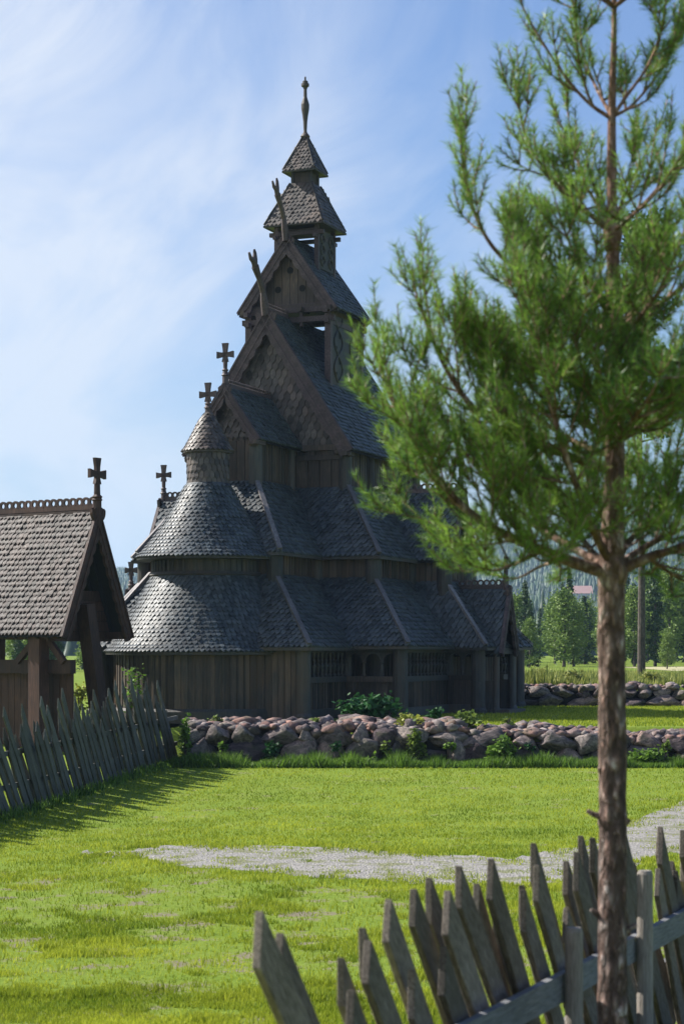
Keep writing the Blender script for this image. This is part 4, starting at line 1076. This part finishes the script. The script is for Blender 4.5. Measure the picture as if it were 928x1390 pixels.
def branch(pts, r0, latL=.42, start=.28, step=.15, tipn=True):
    start *= .55; step *= .8
    """pts: list of (x, y, dz)"""
    P = smooth_path([PP(*p) for p in pts], 6); n = len(P)
    mb = MB(); mb.tube(P, [r0 * (1 - .78 * (i / (n - 1)) ** .8) for i in range(n)], 9, .5)
    mb.build('branch', M['pinebark'], pine, pbase, smooth=True)
    L = sum((b - a).length for a, b in zip(P, P[1:])); acc = 0; nxt = L * start
    for a, b in zip(P, P[1:]):
        l = (b - a).length; acc += l
        if acc > nxt:
            nxt = acc + step * random.uniform(.8, 1.25); t = acc / L; d = (b - a).normalized(); side = d.cross(UP)
            side = side.normalized() if side.length > .1 else V((1, 0, 0))
            for sgn in (-1, 1, 0):
                if random.random() < (.27 if sgn else .6): continue
                LL = latL * 1.15 * (1 - .55 * t) * random.uniform(.6, 1.15)
                rot = Matrix.Rotation(random.uniform(-.7, .7), 3, d)
                nd = d * .75 + (rot @ (side * sgn)) * (.8 if sgn else 0) + UP * (random.uniform(-.55, .35) if sgn else .75)
                lateral(b, nd, max(.12, LL), .008 * (1 - .4 * t), 1)
    needles(P[int(n * .68):], 420, .052, .5)
    d = (P[-1] - P[-2]).normalized(); shoot(P[-1], d + UP * .2, .2, upt=.4)
    for sgn in (-1, 1): 
        s = d.cross(UP); s = s.normalized() if s.length > .1 else V((1, 0, 0)); shoot(P[-1], d * .8 + s * .55 * sgn + UP * .1, .13)
B = branch
# lowest whorl
B([(825, 778, 0), (780, 764, -.05), (730, 745, -.1), (665, 715, -.2), (612, 672, -.25), (566, 605, -.3), (534, 545, -.3), (520, 508, -.3)], .034, .48, .26)
B([(825, 770, 0), (770, 740, .2), (715, 705, .5), (660, 650, .7), (615, 595, .8), (580, 550, .9)], .022, .46, .26)
B([(838, 776, 0), (880, 757, -.05), (928, 740, -.1), (1000, 700, -.1), (1080, 640, -.2)], .030, .5, .45)
B([(836, 768, 0), (880, 740, .2), (935, 712, .4), (1010, 660, .5)], .02, .45, .4)
B([(832, 770, 0), (812, 735, -.1), (790, 680, -.3), (762, 600, -.45), (735, 500, -.5), (712, 420, -.5), (702, 370, -.5)], .024, .42, .3)
B([(832, 772, 0), (850, 740, .3), (880, 700, .7), (900, 640, .9), (910, 590, 1.0)], .02, .45, .35)
B([(828, 772, 0), (800, 745, .4), (770, 700, .9), (740, 640, 1.1), (720, 590, 1.2)], .02, .5, .3)
B([(735, 748, -.1), (705, 762, -.2), (672, 774, -.3), (642, 768, -.35)], .012, .27, .2)
B([(770, 758, .1), (735, 768, .3), (700, 785, .45), (665, 780, .5)], .011, .28, .2)
B([(880, 757, 0), (905, 775, .15), (935, 790, .25), (965, 780, .3)], .012, .3, .3)
# second whorl
B([(832, 640, 0), (780, 622, -.05), (720, 600, -.1), (650, 560, -.15), (605, 500, -.2), (572, 420, -.2), (564, 395, -.2)], .024, .42, .25)
B([(832, 620, 0), (780, 600, .25), (720, 560, .5), (670, 510, .6), (640, 460, .6)], .018, .42, .25)
B([(835, 600, 0), (868, 583, 0), (915, 560, 0), (970, 520, 0)], .02, .4, .3)
B([(833, 610, 0), (820, 560, -.3), (790, 500, -.5), (775, 440, -.6)], .018, .4, .25)
B([(834, 605, 0), (860, 570, .3), (890, 520, .6), (915, 470, .7)], .018, .42, .25)
B([(833, 600, 0), (800, 575, .3), (770, 530, .6), (750, 470, .8)], .018, .42, .25)
B([(833, 600, 0), (850, 580, -.4), (880, 540, -.7), (900, 500, -.8)], .016, .35, .3)
# third whorl
B([(833, 470, 0), (800, 450, -.05), (755, 415, -.1), (710, 375, -.1), (665, 330, -.15), (638, 270, -.15), (628, 190, -.15)], .021, .33, .28)
B([(834, 455, 0), (870, 432, 0), (905, 405, 0), (950, 370, 0), (1000, 310, 0)], .022, .35, .3)
B([(833, 460, 0), (805, 430, .3), (770, 390, .5), (730, 350, .6), (700, 310, .6)], .016, .33, .25)
B([(833, 460, 0), (820, 420, -.25), (790, 370, -.4), (765, 310, -.5)], .015, .33, .25)
B([(834, 460, 0), (855, 420, .3), (880, 370, .5), (900, 320, .5)], .016, .33, .25)
B([(834, 470, 0), (860, 440, -.3), (890, 400, -.5), (915, 350, -.6)], .014, .3, .25)
# fourth whorl
B([(829, 316, 0), (800, 290, 0), (770, 265, 0), (735, 225, 0), (712, 180, 0), (703, 140, 0)], .015, .27, .25, .14)
B([(832, 314, 0), (850, 298, 0), (880, 270, 0), (915, 225, 0), (940, 180, 0), (960, 120, 0)], .015, .27, .35, .15)
B([(831, 314, 0), (815, 285, .2), (795, 250, .35), (778, 200, .4), (770, 150, .4)], .012, .25, .25)
B([(831, 314, 0), (860, 290, -.2), (895, 255, -.4), (930, 200, -.5)], .012, .22, .3)
B([(831, 314, 0), (845, 270, .3), (870, 220, .45), (890, 180, .5)], .011, .25, .3)
# fifth whorl
B([(829, 160, 0), (800, 140, 0), (768, 105, 0), (735, 55, 0), (712, 15, 0), (700, -20, 0)], .011, .2, .2, .14)
B([(831, 158, 0), (850, 130, 0), (878, 90, 0), (895, 45, 0), (905, -10, 0)], .011, .2, .25, .14)
B([(831, 158, 0), (860, 140, .1), (900, 90, .2), (925, 40, .2)], .010, .2, .25, .14)
B([(830, 158, 0), (805, 110, .2), (785, 50, .3), (775, -10, .3)], .010, .2, .25, .14)
# sixth whorl above the frame
for a in range(5):
    an = a * 1.256 + .4; B([(833, 10, 0), (833 + 45 * math.cos(an), -25, .15 * math.sin(an)), (833 + 90 * math.cos(an), -80, .3 * math.sin(an)), (833 + 110 * math.cos(an), -140, .35 * math.sin(an))], .009, .16, .2, .14)
needles([PP(833, 110), PP(833, -60), PP(835, -170)], 500, .055, .4)
twig.build('twigs', M['pinebark'], pine, pbase)
nb = np.array([p[:] for p in NV[0]]); ntp = np.array([p[:] for p in NV[1]]); n = len(nb)
d = ntp - nb; s = np.cross(d, RNG.normal(0, 1, (n, 3))); s /= np.linalg.norm(s, axis=1)[:, None]; s *= .0021
v = np.stack([nb - s, nb + s, ntp], 1).reshape(-1, 3) - np.array(pbase)
npmesh('needles', v, np.arange(3 * n).reshape(n, 3), M['needle'], pine, tone=np.array(NV[2]))
print('needles', n)

# ================================================================== FAR TREES
def ico_leaves(pos, size, rs, droop=0.0):
    n = len(pos); d = rs.normal(0, 1, (n, 3)); d[:, 2] = d[:, 2] * .6 - droop; d /= np.linalg.norm(d, axis=1)[:, None]
    s = np.cross(d, rs.normal(0, 1, (n, 3))); s /= np.linalg.norm(s, axis=1)[:, None]; L = (size * (.6 + .8 * rs.random(n)))[:, None]
    return np.stack([pos - d * L * .5, pos + s * L * .35, pos + d * L * .5, pos - s * L * .35], 1).reshape(-1, 3)
def make_broad(seed, H=9., W=3.2):
    rs = np.random.default_rng(seed); root = empty('birch_tree', (0, 0, 0)); nc = 55
    cz = rs.random(nc) ** .8; prof = np.sin(np.clip(cz * .95 + .12, 0, 1) * np.pi) ** .7 * (1 - .35 * cz)
    a = rs.random(nc) * 6.283; rr = prof * W * .5 * (.35 + .65 * rs.random(nc)); cc = np.stack([np.cos(a) * rr, np.sin(a) * rr, H * (.1 + .87 * cz)], 1)
    k = rs.integers(0, nc, 5200); cs = .30 + .35 * rs.random(nc)
    p = cc[k] + rs.normal(0, 1, (5200, 3)) * cs[k][:, None] * [.8, .8, .75]
    npmesh('crown', ico_leaves(p, .24, rs, .4), np.arange(5200 * 4).reshape(-1, 4), M['birch'], root, tone=np.clip(rs.random(5200) * .6 + rs.random(nc)[k] * .4, 0, 1))
    mb = MB(); mb.tube([(0, 0, -.2), (.1, 0, H * .4), (0, .1, H * .9)], [.16, .1, .03], 7, .5)
    for q in range(0, nc, 4): mb.tube([(0, 0, cc[q][2] * .75), tuple(cc[q])], [.05, .02], 4, .5)
    mb.build('trunk', M['bark'], root); return root
def make_spruce(seed, H=12., W=3.4):
    rs = np.random.default_rng(seed); root = empty('spruce_tree', (0, 0, 0)); P = []; T = []
    nb_ = 150
    for q in range(nb_):
        t = (q + rs.random()) / nb_; z = H * (.06 + .92 * t); r = W * .5 * (1 - t) ** .85 * (.75 + .45 * rs.random()) + .1; a = rs.random() * 6.283
        m = int(8 + 30 * (1 - t)); u = rs.random(m) ** .7; tn = rs.random()
        P.append(np.stack([np.cos(a) * r * u + rs.normal(0, .13, m), np.sin(a) * r * u + rs.normal(0, .13, m), z - .32 * r * u + .1 * r * u ** 3 + rs.normal(0, .09, m)], 1)); T += list(np.clip(tn * .5 + rs.random(m) * .5, 0, 1))
    P = np.concatenate(P); npmesh('crown', ico_leaves(P, .32, rs, .5), np.arange(len(P) * 4).reshape(-1, 4), M['spruce'], root, tone=np.array(T))
    mb = MB(); mb.tube([(0, 0, -.2), (0, 0, H * .5), (0, 0, H * .98)], [.2, .12, .02], 7, .5); mb.build('trunk', M['bark'], root); return root
protoB = [make_broad(s, 9, w) for s, w in ((1, 3.6), (2, 3.0), (3, 4.4), (4, 3.3))]; protoS = [make_spruce(s, 12, w) for s, w in ((11, 3.2), (12, 3.9), (13, 2.7))]
def copy_tree(root, loc, sc, rz):
    r = root.copy(); col.objects.link(r); r.location = loc; r.scale = sc; r.rotation_euler = (0, 0, rz)
    for ch in list(root.children): c = ch.copy(); col.objects.link(c); c.parent = r
    return r
rs = random.Random(5)
spots = []
for k in range(64):   # right background
    Z = rs.choice([150, 165, 180, 200, 225]) + rs.uniform(-6, 6); x = rs.uniform(560, 985); spots.append((x, Z, rs.random() < (.45 if Z < 190 else .75)))
for k in range(34):   # left background, seen through the gatehouse and around the church
    Z = rs.choice([120, 135, 150]) + rs.uniform(-6, 6); x = rs.uniform(-60, 260); spots.append((x, Z, rs.random() < .3))
for k in range(24):
    Z = rs.uniform(160, 220); spots.append((rs.uniform(250, 560), Z, rs.random() < .6))
used = {}
for x, Z, sp in spots:
    src = rs.choice(protoS if sp else protoB); p = at(x, 885, Z); p.z = zf(p.x, p.y) - .1
    if x > 560: top = 832 - 48 * max(0, (x - 620) / 300) ** 1.5 + rs.uniform(-30, 18); 
    else: top = 838 + rs.uniform(-8, 20)
    H = EYE + (885 - top) / F * Z - p.z; H *= (1.12 if sp else .92); base = 12. if sp else 9.
    H = max(H, 3.5); s = H / base; o = copy_tree(src, p, (s * rs.uniform(.9, 1.25),) * 2 + (s,), rs.uniform(0, 6.28))
    side = 'right of the church' if x > 560 else ('left of the church' if x < 260 else 'behind the church')
    if sp: tag(o, f'dark pointed spruce in the tree belt beyond the meadow, {side}', 'tree', f'spruces in the tree belt {side}')
    else: tag(o, f'light green bushy birch in the tree belt beyond the meadow, {side}', 'tree', f'birches in the tree belt {side}')
for r in protoB + protoS:
    for ch in list(r.children): bpy.data.objects.remove(ch)
    bpy.data.objects.remove(r)
# a few distinct nearer ones
for x, top, Z, sp, sc, lab in ((718, 838, 140, False, 1.2, 'pale round birch standing forward of the tree belt near the church porch'), (765, 798, 146, False, 1.35, 'tallest broad light green birch left of the near pine trunk'), (905, 858, 130, False, 1.2, 'low pale birch right of the bare pole trunk')):
    r = make_broad(int(x), 9, 3.9) ; p = at(x, 885, Z); r.location = (p.x, p.y, zf(p.x, p.y)); H = (EYE + (885 - top) / F * Z - r.location.z) * .97; r.scale = (H / 9 * sc,) * 2 + (H / 9,); tag(r, lab, 'tree')
# tall pole pine at 90 m
p = at(870, 885, 88); p.z = zf(p.x, p.y)
pp = empty('pine_tree', p); tag(pp, 'tall bare-stemmed pine standing far off in the meadow, right of the near pine', 'tree')
mb = MB(); mb.tube([(0, 0, -.2), (.02, 0, 5), (-.1, 0, 10), (.05, 0, 16), (0, 0, 20.5)], [.19, .15, .13, .08, .03], 12, .5)
r2 = np.random.default_rng(3); P = []
for q in range(46):
    t = q / 46; z = 10.5 + 9.8 * t; a = r2.random() * 6.283; L = (1.9 - 1.2 * t) * (.6 + .5 * r2.random()); e = V((math.cos(a) * L, math.sin(a) * L, z + .45 * L))
    mb.tube([(0, 0, z), (e.x * .5, e.y * .5, z + .12 * L), e], [.045, .03, .012], 5, .5)
    for k in range(4):
        c = np.array([e.x, e.y, e.z]) * 1.0; c = c * (1 - .12 * k) if False else c - np.array([math.cos(a), math.sin(a), .3]) * .28 * k
        P.append(c + r2.normal(0, .2, (45, 3)))
P = np.concatenate(P)
mb.build('trunk', M['bark'], pp); npmesh('crown', ico_leaves(P, .22, r2), np.arange(len(P) * 4).reshape(-1, 4), M['spruce'], pp)

# ================================================================== HILLS AND FAR FOREST
def hill_h(X, Y):
    b = X / Y * F + 464          # bearing only used to vary the ridge line gently
    top = np.interp(X / Y, [-.6, -.11, 0, .065, .11, .172, .6], [60, 92, 80, 100, 132, 165, 190])
    t = sm((Y - 500) / 2000); return 2.3 + top * t * (1 + .06 * np.sin(X / 90) + .05 * np.sin(X / 37 + Y / 200))
xs = np.linspace(-1800, 2400, 110); ys = np.concatenate([np.linspace(420, 2600, 60), [3000, 3600]])
XX, YY = np.meshgrid(xs, ys); ZZ = hill_h(XX, YY) - .3
nx, ny = len(xs), len(ys); I, J = np.meshgrid(np.arange(nx - 1), np.arange(ny - 1)); b0 = (J * nx + I).ravel()
tag(npmesh('hill', np.stack([XX.ravel(), YY.ravel(), ZZ.ravel()], 1), np.stack([b0, b0 + 1, b0 + nx + 1, b0 + nx], 1), M['farwood'], smooth=True), kind='structure')
n = 26000; Y = 330 + 2250 * RNG.random(n) ** .75; X = Y * (RNG.random(n) * .52 - .24)
keep = fbm(X, Y, 160, 3) > .33; X, Y = X[keep], Y[keep]; n = len(X)
Zb = np.where(Y < 420, gh(X, Y), hill_h(X, Y)) - .5; H = 8 + 9 * RNG.random(n); H = np.where(Y < 600, H * .75, H); W = H * (.13 + .10 * RNG.random(n)); k = 6
lay = [(0.0, .55, .0), (0.32, .85, 0), (.62, 1.0, 0)]
vs = []; fs = []; m = 0; base = np.arange(n)
for lo_, hi_, _ in lay:
    rad = W * (1 - lo_ * .95); zb_ = Zb + H * (lo_ + .05); zt = Zb + H * (hi_ if hi_ < 1 else 1.0); zt = Zb + H * min(1, lo_ + .45)
    ph = RNG.random(n) * 6.283; ring = []
    for j in range(k):
        a = ph + 2 * np.pi * j / k; rj = rad * (.7 + .6 * RNG.random(n)); ring.append(np.stack([X + np.cos(a) * rj, Y + np.sin(a) * rj, zb_ - .05 * H * RNG.random(n)], 1))
    ring.append(np.stack([X, Y, zt], 1)); vs.append(np.stack(ring, 1).reshape(-1, 3))
    for j in range(k): fs.append(np.stack([m + base * (k + 1) + j, m + base * (k + 1) + (j + 1) % k, m + base * (k + 1) + k], 1))
    m += n * (k + 1)
tn = np.tile(RNG.random(n), k * 3)
o = npmesh('far_forest', np.concatenate(vs), np.concatenate(fs), M['farwood'], tone=tn); tag(o, 'distant forested hillside of spruces fading to blue', 'forest', kind='stuff')
# little farmhouse on the hill
fx, fy = (786 - 464) / F * 900, 900.0; fz = float(hill_h(np.array(fx), np.array(fy)))
mm, nt = nodes_of('red_roof_tile'); finish(nt, (.42, .25, .22), .8); M['rroof'] = mm
mm, nt = nodes_of('pale_house_wall'); finish(nt, (.6, .58, .54), .8); M['pale'] = mm
fh = empty('farmhouse', (fx, fy, EYE + (885 - 818) / F * 900)); tag(fh, 'small pale farmhouse with pinkish roof far off among the hillside trees', 'house')
mb = MB(); mb.box(-5, 5, -4, 4, -14, 4.2, .5); mb.build('wall', M['pale'], fh)
mb = MB(); mb.poly([(-5.6, -4.6, 4), (5.6, -4.6, 4), (5.6, 4.6, 4), (-5.6, 4.6, 4), (-5.6, 0, 7.6), (5.6, 0, 7.6)], [(0, 1, 5, 4), (2, 3, 4, 5), (1, 2, 5), (3, 0, 4), (3, 2, 1, 0)], .5); mb.build('roof', M['rroof'], fh)
mb = MB(); 
for x in (-3, 0, 3): mb.box(x - .5, x + .5, -4.06, -4.0, 1.4, 3, 0)
mb.build('window', M['deep'], fh)

# ================================================================== HAZE
HB = MB(); HB.box(-4200, 4200, -60, 5200, -2, 240, .5)
hz = HB.build('haze', M['pale']); mm, nt = nodes_of('haze_air'); out = nt.nodes.new('ShaderNodeOutputMaterial'); pv = nt.nodes.new('ShaderNodeVolumePrincipled')
pv.inputs['Density'].default_value = .00019; pv.inputs['Color'].default_value = (.5, .74, 1.0, 1); pv.inputs['Anisotropy'].default_value = .2
nt.links.new(pv.outputs[0], out.inputs['Volume']); hz.data.materials.clear(); hz.data.materials.append(mm); tag(hz, 'thin blue summer haze over the valley', 'haze', kind='stuff')

# ================================================================== SKY AND SUN
EL, AZ = R(41), R(158)          # elevation; azimuth counter-clockwise from +X
sd = V((math.cos(EL) * math.cos(AZ), math.cos(EL) * math.sin(AZ), math.sin(EL)))
sl = bpy.data.lights.new('sun', 'SUN'); sl.energy = 5.0; sl.angle = R(.53); sl.color = (1, .95, .87)
so = bpy.data.objects.new('sun', sl); col.objects.link(so); so.rotation_euler = sd.to_track_quat('Z', 'Y').to_euler(); so.location = (-30, 30, 60)
w = bpy.data.worlds.new('World'); scene.world = w; w.use_nodes = True; nt = w.node_tree; nt.nodes.clear()
sky = nt.nodes.new('ShaderNodeTexSky'); sky.sky_type = 'NISHITA'; sky.sun_disc = False; sky.sun_elevation = EL; sky.sun_rotation = R(90) - AZ; sky.air_density = 1.2; sky.dust_density = .6; sky.ozone_density = 2.5
tc = nt.nodes.new('ShaderNodeTexCoord'); mp = nt.nodes.new('ShaderNodeMapping'); mp.inputs['Scale'].default_value = (1.0, 1.0, 1.8)
m0 = nt.nodes.new('ShaderNodeMapping'); m0.inputs['Rotation'].default_value = (0, R(35), 0)
nt.links.new(tc.outputs['Generated'], m0.inputs['Vector']); nt.links.new(m0.outputs[0], mp.inputs['Vector'])
n1 = noise_t(nt, mp.outputs[0], 7.5, 9, .6, .8); n2 = noise_t(nt, mp.outputs[0], 3.0, 3, .5, .2)
f = math_n(nt, 'ADD', math_n(nt, 'MULTIPLY', n1, .55), math_n(nt, 'MULTIPLY', n2, .55))
sp_ = nt.nodes.new('ShaderNodeSeparateXYZ'); nt.links.new(tc.outputs['Generated'], sp_.inputs[0])
# thin cloud is denser low down and towards the left
f = math_n(nt, 'SUBTRACT', f, math_n(nt, 'MULTIPLY', sp_.outputs[2], .55)); f = math_n(nt, 'SUBTRACT', f, math_n(nt, 'MULTIPLY', sp_.outputs[0], .8))
mask = ramp(nt, f, [(.32, (0, 0, 0)), (.46, (.3, .3, .3)), (.62, (.88, .88, .88))])
skyc = mixc(nt, 1.0, sky.outputs[0], (.74, .83, 1.08), 'MULTIPLY')
mixd = mixc(nt, mask, skyc, (6.4, 6.8, 7.6))
bg = nt.nodes.new('ShaderNodeBackground'); bg.inputs[1].default_value = .068; nt.links.new(mixd, bg.inputs[0])
out = nt.nodes.new('ShaderNodeOutputWorld'); nt.links.new(bg.outputs[0], out.inputs[0])
vs_ = scene.view_settings; scene.display_settings.display_device = 'sRGB'; vs_.view_transform = 'Standard'; vs_.look = 'None'; vs_.gamma = 1; vs_.exposure = .9; vs_.use_curve_mapping = False
scene.render.engine = 'CYCLES'; scene.cycles.max_bounces = 6; scene.cycles.volume_bounces = 0; scene.cycles.transparent_max_bounces = 8
scene.render.resolution_x = 683; scene.render.resolution_y = 1024
